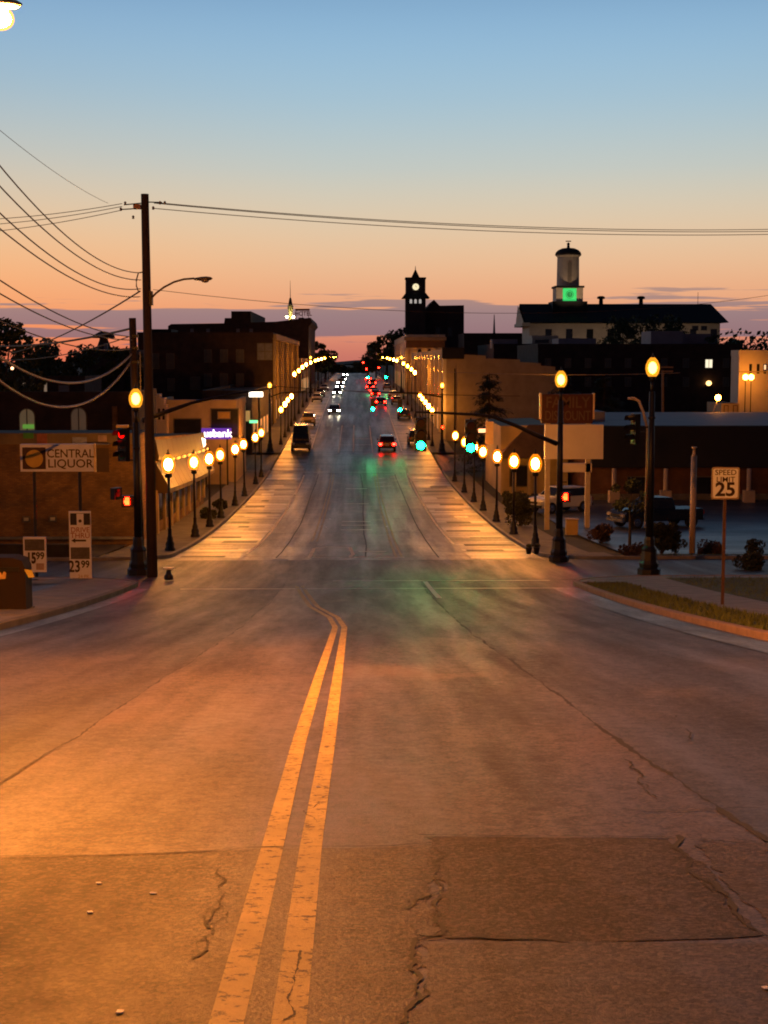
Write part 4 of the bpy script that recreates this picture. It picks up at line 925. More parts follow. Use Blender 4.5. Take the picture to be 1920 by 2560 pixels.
# lit projecting sign
Yq = 104.0; p = at(503, 1104, Yq)
t = thing('projecting_sign', 'bright white projecting sign jutting from the liquor store wall', 'sign', (p.x, Yq, p.z-0.45)); wg = glow_mat('white lamp panel', (1.0, 0.82, 0.55), 4.0)
MB().prism([(-0.22, 0.0), (0.16, 0.05), (0.30, 0.2), (0.30, 0.62), (0.05, 0.72), (-0.12, 1.05), (-0.20, 0.95), (-0.28, 0.5)], -0.06, 0.06).build('panel', wg, t); MB().box((-0.3, 0, 0.5), (0.5, 0.05, 0.05)).build('bracket', BLACKP, t)
# bank
Y2 = 128.0
bank = bld('bank', 'low tan bank building with dark recessed windows behind the store', X_(384, Y2), X_(588, Y2), Y2, 139.5, Z_(1008, Y2), STUCCO, ROOFG, 0.3)
wpx(bank, 469, 1066, 66, 36, glass=GLASSD); wpx(bank, 562, 1058, 66, 70, glass=GLASSD); wpx(bank, 560, 1038, 28, 15, glass=mat('amber blind', (0.35, 0.22, 0.05), 0.5, 0.2, 2), out=-0.06)
Yq = 124.5; p = at(541, 1084, Yq)
t = thing('bank_sign', 'glowing purple bank sign with white lettering above the lamps', 'sign', (p.x, Yq, gz(Yq)))
w_, h_ = 74/FPX*Yq, 27/FPX*Yq; zc = p.z-t.location.z
MB().box((0, 0, zc), (w_, 0.25, h_)).build('cabinet', glow_mat('purple sign face', (0.16, 0.05, 0.60), 0.6), t); text('usbank', h_*0.98, glow_mat('white sign letters', (1.0, 0.92, 0.75), 3.0), t, (0.12, -0.14, zc), off=0.012, sx=0.95, name='lettering')
MB().box((-0.9, 0.05, zc/2), (0.14, 0.14, zc)).build('post', BLACKP, t); MB().box((0.9, 0.05, zc/2), (0.14, 0.14, zc)).build('post', BLACKP, t)
# stepped pale facade
Y3 = 126.0
P = [(x, y) for x, y in ((352, 1110), (352, 985), (399, 985), (399, 995), (410, 995), (410, 1012), (416, 1012), (416, 1110))]
pz = [(at(x, y, Y3).x, at(x, y, Y3).z) for x, y in P]; zb = gz(Y3)-0.3; pz[0] = (pz[0][0], zb); pz[-1] = (pz[-1][0], zb)
t = bld('stepped_facade', 'pale house front with stepped gable rising behind the liquor store', pz[0][0], pz[-1][0], Y3, 127.6, Z_(985, Y3), PALEW, poly=pz[::-1], zb=zb)
for x in (387, 398, 409): wpx(t, x, 1035, 6, 28, arch=True, frame=PALEW)
# brick house with arched windows
Y4 = 100.0
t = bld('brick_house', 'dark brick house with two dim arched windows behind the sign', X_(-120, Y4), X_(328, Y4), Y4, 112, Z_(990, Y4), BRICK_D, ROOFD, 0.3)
wpx(t, 68, 1050, 36, 54, arch=True, glass=DIMW, mull=1); wpx(t, 197, 1048, 36, 54, arch=True, glass=glow_mat('dimmer lit window', (0.42, 0.33, 0.22), 0.06), mull=1)
q = at(72, 1066, Y4); n_ = MB().box((q.x-t.location.x, -0.12, q.z-t.location.z), (0.75, 0.05, 0.28)).build('neon_panel', glow_mat('green neon', (0.25, 0.7, 0.10), 0.35), t)
q = at(70, 1086, Y4); MB().box((q.x-t.location.x, -0.14, q.z-t.location.z), (0.55, 0.05, 0.32)).build('neon_panel', glow_mat('bright green neon', (0.12, 0.6, 0.03), 0.6), t)
MB().box((X_(285, Y4)-t.location.x, -0.15, 4.5), (0.3, 0.3, 7.0)).build('chimney_breast', BRICK_L, t)
# houses further up the side
Y5 = 150.0
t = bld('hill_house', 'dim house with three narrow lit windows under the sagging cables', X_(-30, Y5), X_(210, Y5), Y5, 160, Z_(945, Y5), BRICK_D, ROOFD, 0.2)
for x, y, w_, h_ in ((60, 970, 8, 26), (79, 975, 11, 30), (114, 970, 7, 26)): wpx(t, x, y, w_, h_, glass=glow_mat('curtained window', (0.75, 0.52, 0.34), 0.22))
for x, y in ((20, 985), (160, 975)): wpx(t, x, y, 24, 22, glass=GREYW)
p = at(20, 921, 148)
t = thing('porch_lamp', 'single small glowing lamp on a stem on the dark hillside', 'lamp', (p.x, 148, Z_(945, 150)+0.1)); MB().cyl((0, 1.8, 0), (0, 1.8, p.z-t.location.z-0.1), 0.04, 0.04, 6).build('stem', BLACKP, t); ball(0.16, 0.16, (0, 1.8, p.z-t.location.z)).build('globe', glow_mat('porch globe', (1.0, 0.5, 0.25), 4.0), t)
Y6 = 185.0
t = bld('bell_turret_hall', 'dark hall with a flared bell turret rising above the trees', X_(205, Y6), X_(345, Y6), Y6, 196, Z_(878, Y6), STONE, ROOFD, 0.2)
zr = Z_(878, Y6)-t.location.z; q = X_(250, Y6)-t.location.x; u = Y6/FPX
MB().lathe([(20*u, 0), (18*u, 10*u), (11*u, 28*u), (10*u, 36*u)], 8, (q, 3, zr)).build('turret', STONE, t)
MB().lathe([(29*u, 33*u), (27*u, 40*u), (12*u, 48*u), (3*u, 50*u)], 8, (q, 3, zr)).build('turret_roof', ROOFD, t)
MB().box((X_(262, Y6)-t.location.x, 1.0, zr+10*u), (8*u, 1, 20*u)).build('vent_box', ROOFG, t)
# left of the second crossing: one storey shops, then the brick block
t = bld('corner_shop', 'low corner shop under lit signs past the first crossing', X_(505, 160), -11.25, 160, 200, Z_(985, 160), BRICK_D, ROOFD, 0.4)
for x in (560, 610): wpx(t, x, 1040, 30, 26, glass=glow_mat('shop glow', (0.8, 0.45, 0.15), 0.35))
for k in range(6): win(t, 3+k*6, 2.6, 3.6, 2.2, y=(-11.25-t.location.x), side=1, glass=MATS['shop glow'])
p = at(640, 986, 158.5); t = thing('lit_sign_board', 'white lit sign board on a post at the corner shop', 'sign', (p.x, 158.5, gz(158.5)))
u = 158.5/FPX; MB().box((0, 0, p.z-t.location.z), (34*u, 0.2, 12*u)).build('board', glow_mat('white sign board', (1.0, 0.9, 0.72), 5.0), t); MB().cyl((0.3, 0.1, 0), (0.3, 0.1, p.z-t.location.z), 0.1, 0.1, 8).build('post', BLACKP, t)
q = at(634, 1054, 158.5); MB().box((q.x-p.x, -0.1, q.z-t.location.z), (20*u, 0.1, 7*u)).build('green_panel', glow_mat('green lit strip', (0.2, 1.0, 0.4), 1.6), t)
q = at(575, 1054, 158.5); MB().box((q.x-p.x+1.2, -0.1, q.z-t.location.z), (6*u, 0.1, 6*u)).build('small_light', glow_mat('pale green lamp', (0.7, 1.0, 0.5), 2.0), t)
Y7 = 203.0
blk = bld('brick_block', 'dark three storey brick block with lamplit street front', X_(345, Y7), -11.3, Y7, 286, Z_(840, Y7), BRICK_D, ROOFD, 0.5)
wpx(blk, 662, 879, 36, 40, glass=GREYW, mull=2)
for x, y, w_, h_ in ((389, 903, 16, 36), (426, 903, 18, 36), (428, 962, 16, 30), (488, 958, 22, 30)): wpx(blk, x, y, w_, h_, glass=mat('dusky pane', (0.08, 0.075, 0.07), 0.3, 0.3, 1.0))
for x in (520, 560, 600):
    for y in (890, 950): wpx(blk, x, y, 17, 30, glass=MATS['dusky pane'], mull=1)
hz = Z_(840, Y7)-blk.location.z; xw = -11.3-blk.location.x
for k in range(11):
    y = 0.2+k*8.1; MB().span((xw, y, 0.5), (xw+0.3, y+1.1, hz-0.6)).build('pilaster', STUCCO, blk)
    for zz in (5.6, 9.2):
        if k < 10: win(blk, y+4.5, zz, 2.2, 2.2, y=xw, side=1, glass=GLASSD)
    if k < 10: win(blk, y+4.5, 2.4, 5.2, 2.6, y=xw, side=1, glass=MATS['shop glow'])
MB().span((xw-0.02, 0, hz-0.5), (xw+0.5, 83, hz+0.25)).build('cornice', STUCCO, blk)
MB().span((X_(365, Y7)-blk.location.x, 4, hz), (X_(420, Y7)-blk.location.x, 12, hz+1.0)).build('roof_hut', ROOFD, blk)
# far block with roof sign
Y8 = 354.0
P = ((420, 960), (420, 815), (428, 810), (560, 808), (562, 795), (578, 795), (578, 778), (627, 778), (627, 806), (690, 804), (776, 794), (780, 806), (772, 816), (770, 960))
pz = [(at(x, y, Y8).x, at(x, y, Y8).z) for x, y in P]; zb = gz(Y8)-0.5; pz[0] = (pz[0][0], zb); pz[-1] = (pz[-1][0], zb)
t = bld('hotel_block', 'far dark brick block with penthouse and rooftop sign', pz[0][0], pz[-1][0], Y8, 410, Z_(806, Y8), BRICK_D, poly=pz[::-1], zb=zb)
for x in (480, 520, 595, 628): wpx(t, x, 826, 8, 8, glass=GREYW)
u = Y8/FPX; roofz = Z_(797, Y8)
t = thing('roof_spire', 'floodlit pale spire with a dark tip and mast on the far roof', 'spire', (X_(725, Y8), Y8+4, roofz-0.4)); 
MB().lathe([(4*u, 0), (3.5*u, 12*u), (7*u, 30*u), (7*u, 38*u), (4.5*u, 42*u)], 8, (0, 0, 0)).build('shaft', mat('pale gilt', (0.66, 0.55, 0.28), 0.5, 0.1, 0.5), t)
MB().lathe([(5*u, 42*u), (3*u, 54*u), (2*u, 57*u), (0.3*u, 58*u)], 8).build('tip', ROOFD, t); MB().cyl((0, 0, 57*u), (0, 0, 100*u), 0.09, 0.03, 6).build('mast', BLACKP, t)
for dx in (-8, 8): ball(0.25, 0.25, (dx*u, -1.6, 0.9)).build('floodlight', glow_mat('floodlight', (1.0, 0.85, 0.35), 60), t)
t = thing('roof_sign', 'open rooftop letter sign standing beside the floodlit spire', 'sign', (X_(756, Y8), Y8+2, roofz-0.3))
RS = mat('unlit red letters', (0.30, 0.10, 0.08), 0.6, 0.2, 1)
MB().box((0, 0, 26*u), (36*u, 0.2, 5*u)).build('upper_board', RS, t); text('HOTEL', 15*u, RS, t, (2*u, 0, 16*u), sx=0.9, off=0.03, depth=0.05)
for dx in (-15, 0, 15): MB().box((dx*u, 0.2, 13*u), (0.12, 0.12, 26*u)).build('strut', BLACKP, t)
MB().box((-3*u, 0.5, 3*u), (14*u, 1.5, 7*u)).build('base_box', ROOFD, t)
t = bld('far_shops', 'row of far lamplit shopfronts below the roof sign block', -30, -11.3, 306, 352, Z_(900, 306), STUCCO, ROOFD, 0.4)
for k in range(7):
    win(t, 3+k*6.4, 2.2, 4.6, 2.4, y=-11.3-t.location.x, side=1, glass=MATS['shop glow']); win(t, 3+k*6.4, 6.0, 1.8, 1.8, y=-11.3-t.location.x, side=1)

# --- right: store by the car park
Ys = 110.0
st = bld('discount_store', 'red brick store with dark mansard and grey flat roof behind the car park', X_(1478, Ys), X_(2200, Ys), Ys, 139, Z_(1066, Ys), BRICK_R, ROOFG, 0.0)
zt = Z_(1066, Ys)-st.location.z; zm = Z_(1166, Ys)-st.location.z; hx = (X_(2200, Ys)-X_(1478, Ys))/2
MB().prism([(0, 0), (0, 0), (0, 0)], 0, 0) if False else None
MB().add([(-hx-0.1, -1.6, zm), (hx, -1.6, zm), (hx, -0.9, zt+0.05), (-hx-0.1, -0.9, zt+0.05), (-hx-0.1, 0.2, zm), (hx, 0.2, zm), (hx, 0.2, zt+0.05), (-hx-0.1, 0.2, zt+0.05)], [(0, 1, 2, 3), (0, 4, 5, 1), (3, 2, 6, 7), (0, 3, 7, 4)]).build('mansard', ROOFD, st)
for k, x in enumerate((1540, 1670, 1880)):
    q = X_(x, Ys-2.6)-st.location.x; MB().cyl((q, -2.6, 0.5), (q, -2.6, zm), 0.17, 0.17, 10).build('column', mat('pale column', (0.50, 0.38, 0.28), 0.6, 0.1, 2), st, True); MB().box((q, -2.6, 0.95), (0.75, 0.75, 1.35)).build('column_base', MATS['pale column'], st)
MB().span((-hx, -0.1, 0.6), (hx, 0, 1.15)).build('plinth', CONC_D, st)
for x in (1600, 1760): wpx(st, x, 1215, 60, 44, glass=GLASSD)
MB().span((X_(1470, Ys)-st.location.x, 8, zt), (X_(1560, Ys)-st.location.x, 14, zt+0.8)).build('roof_unit', ROOFG, st)
# gabled drive-in building by the near lamps
Yg = 118.0
P = ((1252, 1210), (1252, 1065), (1380, 1062), (1420, 1090), (1420, 1210)); pz = [(at(x, y, Yg).x, at(x, y, Yg).z) for x, y in P]; zb = gz(Yg)-0.3; pz[0] = (pz[0][0], zb); pz[-1] = (pz[-1][0], zb)
t = bld('corner_office', 'small tan office with a sloping dark canopy behind the near lamps', pz[0][0], pz[-1][0], Yg, 132, Z_(1065, Yg), STUCCO, poly=pz[::-1], zb=zb)
q = [lo(x, y, Yg-0.1, t) for x, y in ((1240, 1142), (1322, 1062), (1420, 1062), (1420, 1142))]
MB().add([(x, -1.6 if i in (0, 3) else -0.08, z_) for i, (x, _, z_) in enumerate(q)] + [(q[0][0], -0.08, q[0][2]), (q[3][0], -0.08, q[3][2])], [(0, 1, 2, 3), (0, 4, 1), (2, 5, 3), (0, 3, 5, 4)]).build('canopy', mat('brown canopy', (0.10, 0.06, 0.035), 0.7, 0.3, 2), t)
for x in (1262, 1292, 1330): MB().box((lo(x, 0, Yg, t)[0], -1.3, 1.3), (0.28, 0.28, 2.9)).build('post', STUCCO, t)
wpx(t, 1300, 1190, 50, 50, glass=GLASSD)
MB().box((lo(1230, 0, Yg, t)[0], -0.4, lo(0, 1082, Yg, t)[2]), (0.62, 0.3, 1.8)).build('sign_box', PALEW, t); MB().box((lo(1212, 0, Yg, t)[0], -0.4, lo(0, 1077, Yg, t)[2]), (0.6, 0.2, 0.3)).build('wall_lamp', glow_mat('warm wall lamp', (1.0, 0.55, 0.3), 1.6), t)
# tan building with blank stepped side wall
Yt = 176.0
P = ((1103, 1100), (1103, 872), (1160, 876), (1160, 886), (1215, 889), (1215, 896), (1300, 899), (1300, 905), (1352, 908), (1352, 914), (1388, 917), (1388, 926), (1405, 930), (1405, 1100))
pz = [(at(x, y, Yt).x, at(x, y, Yt).z) for x, y in P]; zb = gz(Yt)-0.5; pz[0] = (10.7, zb); pz[1] = (10.7, pz[1][1]); pz[-1] = (pz[-1][0], zb)
tan = bld('tan_building', 'tan building with a long blank stepped side wall by the conifer', pz[0][0], pz[-1][0], Yt, 285, Z_(880, Yt), STUCCO, poly=pz[::-1], zb=zb)
xw = 10.7-tan.location.x; hz = pz[1][1]-zb
MB().span((xw-0.5, -0.15, hz-1.2), (lo(1165, 0, Yt, tan)[0], 0.5, hz+0.15)).build('cornice', ROOFD, tan)
for k in range(11):
    y = 1+k*9.6; MB().span((xw-0.3, y, 0.5), (xw, y+1.0, hz-1.2)).build('pilaster', CREAM, tan)
    for zz in (6.2, 9.6):
        if k < 10: win(tan, y+5, zz, 2.4, 2.2, y=xw, side=-1)
    if k < 10: win(tan, y+5, 2.5, 6.2, 2.8, y=xw, side=-1, glass=MATS['shop glow'])
MB().span((lo(1140, 0, Yt, tan)[0], -0.06, 0.5), (lo(1143, 0, Yt, tan)[0], 0.0, 9)).build('downpipe', ROOFD, tan)
# arched corner building
Ya = 306.0
ab = bld('arched_building', 'tan corner building with tall arched windows below the clock tower', 10.4, X_(1112, Ya), Ya, 400, Z_(846, Ya), CREAM, ROOFD, 0.8)
u = Ya/FPX; zt = Z_(846, Ya)-ab.location.z; hx = (X_(1112, Ya)-10.4)/2
MB().span((-hx-0.5, -0.5, zt-0.4), (hx+0.3, 0.4, zt+0.3)).build('cornice', STUCCO, ab); MB().span((-hx-0.15, -0.2, zt-1.9), (hx, 0.05, zt-0.4)).build('frieze', mat('brown frieze', (0.16, 0.09, 0.05), 0.8, 0.2, 1), ab)
for x in (1049, 1073): wpx(ab, x, 885, 8.5, 25, arch=True, glass=GLASSD, frame=CREAM)
for x in (1049, 1075): wpx(ab, x, 968, 12, 30, glass=GLASSD)
for x in (1018, 1032, 1088, 1104): q = lo(x, 0, Ya, ab)[0]; MB().span((q-0.35, -0.25, 0.5), (q+0.35, 0.0, zt-1.9)).build('pilaster', CREAM, ab)
for k in range(10):
    for zz in (3.0, 9.5): win(ab, 4+k*9, zz, 2.6, 3.4, y=-hx, side=-1, glass=MATS['shop glow'] if zz < 4 else GLASSD)
# the cluster of lights on its front
for x, y in ((1052, 931), (1064, 934), (1074, 929)):
    p = at(x, y, Ya-1.2); t = thing('wall_lantern', 'globe lantern on the arched building front above the shop', 'lantern', (p.x, Ya-1.2, p.z), 0, 'lanterns on the arched building'); ball(0.38, 0.38, (0, 0, 0)).build('globe', glow_mat('lantern globe', SODIUM, 60), t); MB().box((0, 0.7, -0.3), (0.08, 1.4, 0.08)).build('bracket', BLACKP, t)
# city hall with clock tower
Yh = 462.0; u = Yh/FPX
def ph_(x, y): p = at(x, y, Yh); return p
x0, x1 = X_(1014, Yh), X_(1064, Yh); zb = gz(Yh)-0.5
ch = thing('clock_tower', 'dark stone clock tower with steep spire and lit clock face', 'tower', ((x0+x1)/2, Yh, zb)); hx = (x1-x0)/2
zz = lambda y: Z_(y, Yh)-zb
MB().span((-hx, 0, 0), (hx, 2*hx, zz(744))).build('shaft', STONE, ch); MB().span((-hx+0.1, 0.1, zz(744)), (hx-0.1, 2*hx-0.1, zz(694))).build('belfry', STONE, ch)
MB().add([(-hx-1.2, -1.2, zz(745)), (hx+1.2, -1.2, zz(745)), (hx+1.2, 2*hx+1.2, zz(745)), (-hx-1.2, 2*hx+1.2, zz(745)), (-hx, 0, zz(732)), (hx, 0, zz(732)), (hx, 2*hx, zz(732)), (-hx, 2*hx, zz(732))], [(0, 1, 5, 4), (1, 2, 6, 5), (2, 3, 7, 6), (3, 0, 4, 7), (3, 2, 1, 0)]).build('skirt_roof', ROOFD, ch)
MB().span((-hx-0.1, -0.1, zz(697)), (hx+0.1, 2*hx+0.1, zz(693))).build('cornice', ROOFD, ch)
MB().add([(-hx*0.42, hx*0.58, zz(693)), (hx*0.42, hx*0.58, zz(693)), (hx*0.42, hx*1.42, zz(693)), (-hx*0.42, hx*1.42, zz(693)), (0, hx, zz(670))], [(0, 1, 4), (1, 2, 4), (2, 3, 4), (3, 0, 4)]).build('spire', ROOFD, ch)
MB().cyl((0, hx, zz(671)), (0, hx, zz(663)), 0.15, 0.05, 6).build('finial', PALEW, ch)
c = MB().cyl((0, 0, 0), (0, 0.15, 0), 1.0, 1.0, 24).build('clock_face', glow_mat('lit clock face', (1.0, 0.86, 0.52), 1.0), ch); c.location = (0, -0.1, zz(717))
MB().box((0.0, -0.03, 0.32), (0.10, 0.03, 0.62)).build('clock_hand', BLACKP, c); MB().box((0.2, -0.03, 0.0), (0.42, 0.03, 0.10)).build('clock_hand', BLACKP, c)
for x in (1027, 1038.5, 1050): q = X_(x, Yh)-ch.location.x; win(ch, q, zz(753), 0.75, 1.3, glass=glow_mat('belfry window', (0.75, 0.68, 0.62), 0.55), arch=True, frame=STONE)
P = ((1060, 960), (1060, 778), (1068, 768), (1085, 749), (1099, 764), (1160, 763), (1160, 960)); pz = [(at(x, y, Yh+5).x, at(x, y, Yh+5).z) for x, y in P]; zb2 = gz(Yh)-0.5; pz[0] = (pz[0][0], zb2); pz[-1] = (pz[-1][0], zb2)
t = bld('city_hall', 'dark stone hall with a gable attached behind the clock tower', pz[0][0], pz[-1][0], Yh+5, Yh+35, Z_(765, Yh), STONE, poly=pz[::-1], zb=zb2)
for x in (1095, 1125): wpx(t, x, 830, 10, 22, glass=GLASSD)
# courthouse with domed cupola
Yc = 372.0; u = Yc/FPX; xa, xb = X_(1312, Yc), X_(1815, Yc); zb = gz(Yc)-0.5
co = thing('courthouse', 'cream courthouse with long dark roof and domed clock cupola', 'building', ((xa+xb)/2, Yc, zb)); hx = (xb-xa)/2; zz = lambda y: Z_(y, Yc)-zb; D_ = 18
MB().span((-hx+1.2, 0.8, 0), (hx-1.5, D_-0.8, zz(808))).build('wall', CREAM, co)
re, rr_ = zz(806), zz(756)
MB().add([(-hx, -0.6, re), (hx+0.4, -0.6, re), (hx+0.4, D_+0.6, re), (-hx, D_+0.6, re), (-hx-0.5, D_/2, rr_), (hx-2.0, D_/2, rr_)], [(0, 1, 5, 4), (1, 2, 5), (2, 3, 4, 5), (3, 2, 1, 0)]).build('roof', ROOFD, co)
MB().add([(-hx-0.4, -0.4, re), (-hx-0.4, D_+0.4, re), (-hx-0.9, D_/2, rr_-0.3)], [(0, 2, 1)]).build('gable', CREAM, co)
MB().span((-hx-0.8, -0.6, re-0.9), (-hx+1.2, D_, re-0.05)).build('cornice', CREAM, co)
qx = X_(1430, Yc)-co.location.x; qy = D_/2
MB().span((qx-4.4, qy-4.4, rr_-2.5), (qx+4.4, qy+4.4, rr_+0.5)).build('cupola_base', ROOFD, co)
MB().span((qx-3.4, qy-3.4, rr_+0.5), (qx+3.4, qy+3.4, zz(716))).build('clock_stage', CREAM, co); MB().span((qx-3.7, qy-3.7, zz(716)), (qx+3.7, qy+3.7, zz(711))).build('stage_cornice', ROOFD, co)
MB().lathe([(2.9, zz(712)), (2.8, zz(636)), (3.2, zz(633)), (3.2, zz(630))], 20, (qx, qy, 0)).build('drum', CREAM, co, False)
MB().lathe([(3.4, zz(631)), (3.2, zz(624)), (2.6, zz(618)), (1.6, zz(613.5)), (0.4, zz(612)), (0.3, zz(604)), (0.45, zz(602)), (0.1, zz(598))], 20, (qx, qy, 0)).build('dome', ROOFD, co, True)
MB().box((qx, qy, zz(595)), (1.4, 0.08, 0.25)).build('weathervane', BLACKP, co)
win(co, qx, zz(675), 1.0, 5.0, y=qy-2.9, arch=True, frame=CREAM, glass=mat('louvre', (0.3, 0.25, 0.2), 0.7, 0.1, 2))
f = MB().box((qx, qy-3.46, (zz(716)+rr_+0.5)/2), (34*u, 0.1, 31*u)).build('clock_panel', glow_mat('green lit panel', (0.04, 0.60, 0.14), 1.0), co)
c = MB().cyl((0, 0, 0), (0, 0.05, 0), 1.05, 1.05, 20).build('clock_dial', glow_mat('dark green dial', (0.02, 0.25, 0.06), 0.6), co); c.location = (qx, qy-3.56, (zz(716)+rr_+0.5)/2)
MB().add([(math.sin(R(30*k))*r_, -0.01, math.cos(R(30*k))*r_) for k in range(13) for r_ in (0.72, 0.9)], [(2*k, 2*k+1, 2*k+3, 2*k+2) for k in range(12)]).build('dial_ring', MATS['green lit panel'], c)
MB().box((0.12, -0.03, 0.15), (0.12, 0.03, 0.7)).build('clock_hand', MATS['green lit panel'], c)
def assumed_flood(parent, locp, target, watts, colr=(1.0, 0.66, 0.38), angle=70):  # assumed floodlights, unseen, added to warm the courthouse cupola and walls
    ld = bpy.data.lights.new('assumed_floodlight_beam', 'SPOT'); ld.energy = watts; ld.color = colr; ld.spot_size = R(angle); ld.spot_blend = 0.6; ld.shadow_soft_size = 0.25
    o = bpy.data.objects.new('assumed_floodlight_beam', ld); C.objects.link(o); o.parent = parent; o.location = locp
    o.rotation_euler = (Vector(target)-Vector(locp)).to_track_quat('-Z', 'Y').to_euler()
    d = (Vector(target)-Vector(locp)).normalized(); h_ = MB().box(tuple(Vector(locp)-d*0.45), (0.5, 0.5, 0.4)).build('assumed_floodlight_housing', BLACKP, parent)
for dx in (-3.0, 3.0): assumed_flood(co, (qx+dx, -1.2, re+1.6), (qx, qy-2, zz(665)), 900)
for dx in (-18, -6, 6, 18): assumed_flood(co, (dx, -11, 3.0), (dx, 0.8, zz(822)), 700, angle=100)
for x in (1515, 1617):
    q = X_(x, Yc)-co.location.x; MB().lathe([(0.6, rr_-1.0), (0.5, rr_+1.2), (1.0, rr_+1.3), (1.0, rr_+1.8), (0.5, rr_+2.0)], 8, (q, qy, 0)).build('roof_vent', ROOFD, co)
MB().cyl((X_(1762, Yc)-co.location.x, qy, rr_-2), (X_(1762, Yc)-co.location.x, qy, rr_+3), 0.08, 0.05, 6).build('mast', BLACKP, co)
for x in (1738, 1760): q = X_(x, Yc)-co.location.x; win(co, q, zz(820), 1.4, 1.0, y=0.8)
for k in range(9): win(co, -hx+6+k*5.2, zz(835), 1.5, 2.4, y=0.8)
# dark buildings in front of it
t = bld('dark_block', 'wide dark brick block with one lit window below the courthouse', X_(1345, 232), X_(1850, 232), 232, 262, Z_(866, 232), BRICK_D, ROOFG, 0.4)
wpx(t, 1772, 909, 17, 20, glass=glow_mat('bright office window', (1.0, 0.88, 0.62), 1.1), mull=1)
for x in (1370, 1420, 1470, 1520, 1570, 1660, 1715, 1815):
    for y in (908, 955): wpx(t, x, y, 14, 22, glass=MATS['dusky pane'], mull=1)
zt = Z_(866, 232)-t.location.z
for x0, x1, y0, y1, dy in ((1400, 1495, 845, 868, 10), (1620, 1700, 828, 868, 6), (1700, 1790, 833, 866, 12), (1788, 1822, 845, 868, 16)):
    MB().span((X_(x0, 240)-t.location.x, dy, zt), (X_(x1, 240)-t.location.x, dy+8, Z_(y0, 240)-t.location.z)).build('roof_unit', ROOFG, t)
t = bld('flat_roof_shop', 'grey roofed building behind the long blank tan wall', X_(1225, 300), X_(1342, 300), 292, 330, Z_(868, 300), BRICK_D, ROOFG, 0.6)
MB().box((X_(1255, 300)-t.location.x, 5, Z_(860, 300)-t.location.z), (5, 5, 1.8)).build('roof_unit', ROOFG, t)
t = bld('long_dark_row', 'long low dark roofline between clock tower and courthouse', X_(1160, 425), X_(1310, 425), 425, 450, Z_(837, 425), BRICK_D, ROOFD, 0.5)
MB().cyl((X_(1238, 425)-t.location.x, 4, Z_(837, 425)-t.location.z), (X_(1238, 425)-t.location.x, 4, Z_(785, 425)-t.location.z), 0.4, 0.1, 6).build('mast', STEEL, t)
t = bld('office_wing', 'small cream wing with a dark doorway below the courthouse end', X_(1330, 340), X_(1395, 340), 340, 352, Z_(842, 340), CREAM, ROOFD, 0.3)
wpx(t, 1355, 853, 34, 7, glass=GLASSD)
# lamplit yellow building at the edge
Yy = 165.0
t = bld('lamplit_hall', 'yellow lamplit hall with tall windows beyond the store roof', X_(1848, Yy), X_(2040, Yy), Yy, 168.5, Z_(884, Yy), CREAM, ROOFD, 0.4)
for x in (1876, 1895, 1912): wpx(t, x, 922, 7, 24, glass=GLASSD, frame=CREAM)
wpx(t, 1912, 918, 5, 12, glass=LITW, out=-0.05)
MB().span((-(X_(2040, Yy)-X_(1846, Yy))/2, -0.12, Z_(931, Yy)-t.location.z), ((X_(2040, Yy)-X_(1846, Yy))/2, 0, Z_(928, Yy)-t.location.z)).build('string_course', STUCCO, t)
for x in (1864, 1878):
    p = at(x, 943, Yy-2.5); zb = gz(Yy); t = thing('twin_globe_lamp', 'globe lamp post glowing before the yellow hall', 'street lamp', (p.x, Yy-2.5, zb), 0, 'globe lamps at the yellow hall'); MB().cyl((0, 0, 0), (0, 0, p.z-zb-0.3), 0.07, 0.05, 8).build('shaft', BLACKP, t); ball(0.32, 0.32, (0, 0, p.z-zb)).build('globe', glow_mat('hall globe', SODIUM, 60), t)
p = at(1795, 994, 142); t = thing('bracket_lamp', 'glowing lamp on a slanting bracket above the store roof', 'lamp', (X_(1781, 142), 142, Z_(1040, 142)-0.3))
q = loc(p, t); MB().tube([(0, 0, 0), (q[0]*0.6, 0, q[2]*0.6), q], 0.07, 6).build('bracket', PALEW, t); ball(0.28, 0.28, q).build('globe', glow_mat('bracket globe', SODIUM, 110), t)
t = bld('tan_annex', 'low tan annex lit by the bracket lamp above the store roof', X_(1806, 146), X_(1851, 146), 146, 152, Z_(1009, 146), STUCCO, ROOFD, 0.0)
for x in (1815, 1838): wpx(t, x, 1030, 8, 30, glass=STUCCO, frame=BRICK_R)
p = at(1772, 958, 200); t = thing('wall_light', 'dim dome light on the dark brick block wall', 'lamp', (p.x, 231.6, at(1772, 958, 231.6).z)); t.location.x = at(1772, 958, 231.6).x
ball(0.45, 0.4, (0, 0, 0)).build('globe', glow_mat('dim dome', (1.0, 0.55, 0.18), 3.5), t); MB().box((0, 0.2, -0.4), (1.0, 0.4, 0.15)).build('shelf', BLACKP, t)
# slanted pole with street light behind
p = at(1658, 1030, 150); t = thing('utility_pole', 'thin distant utility pole with short crossarms by the signal lamp', 'utility pole', (p.x, 150, gz(150)))
q = loc(at(1657, 925, 150), t); MB().cyl((0, 0, 0), q, 0.16, 0.12, 8).build('pole', mat('pale pole wood', (0.22, 0.15, 0.11), 0.8, 0.2, 2), t)
for y in (918, 928): c = loc(at(1668, y, 149.8), t); MB().box(c, (1.2, 0.12, 0.14)).build('crossarm', MATS['pale pole wood'], t)

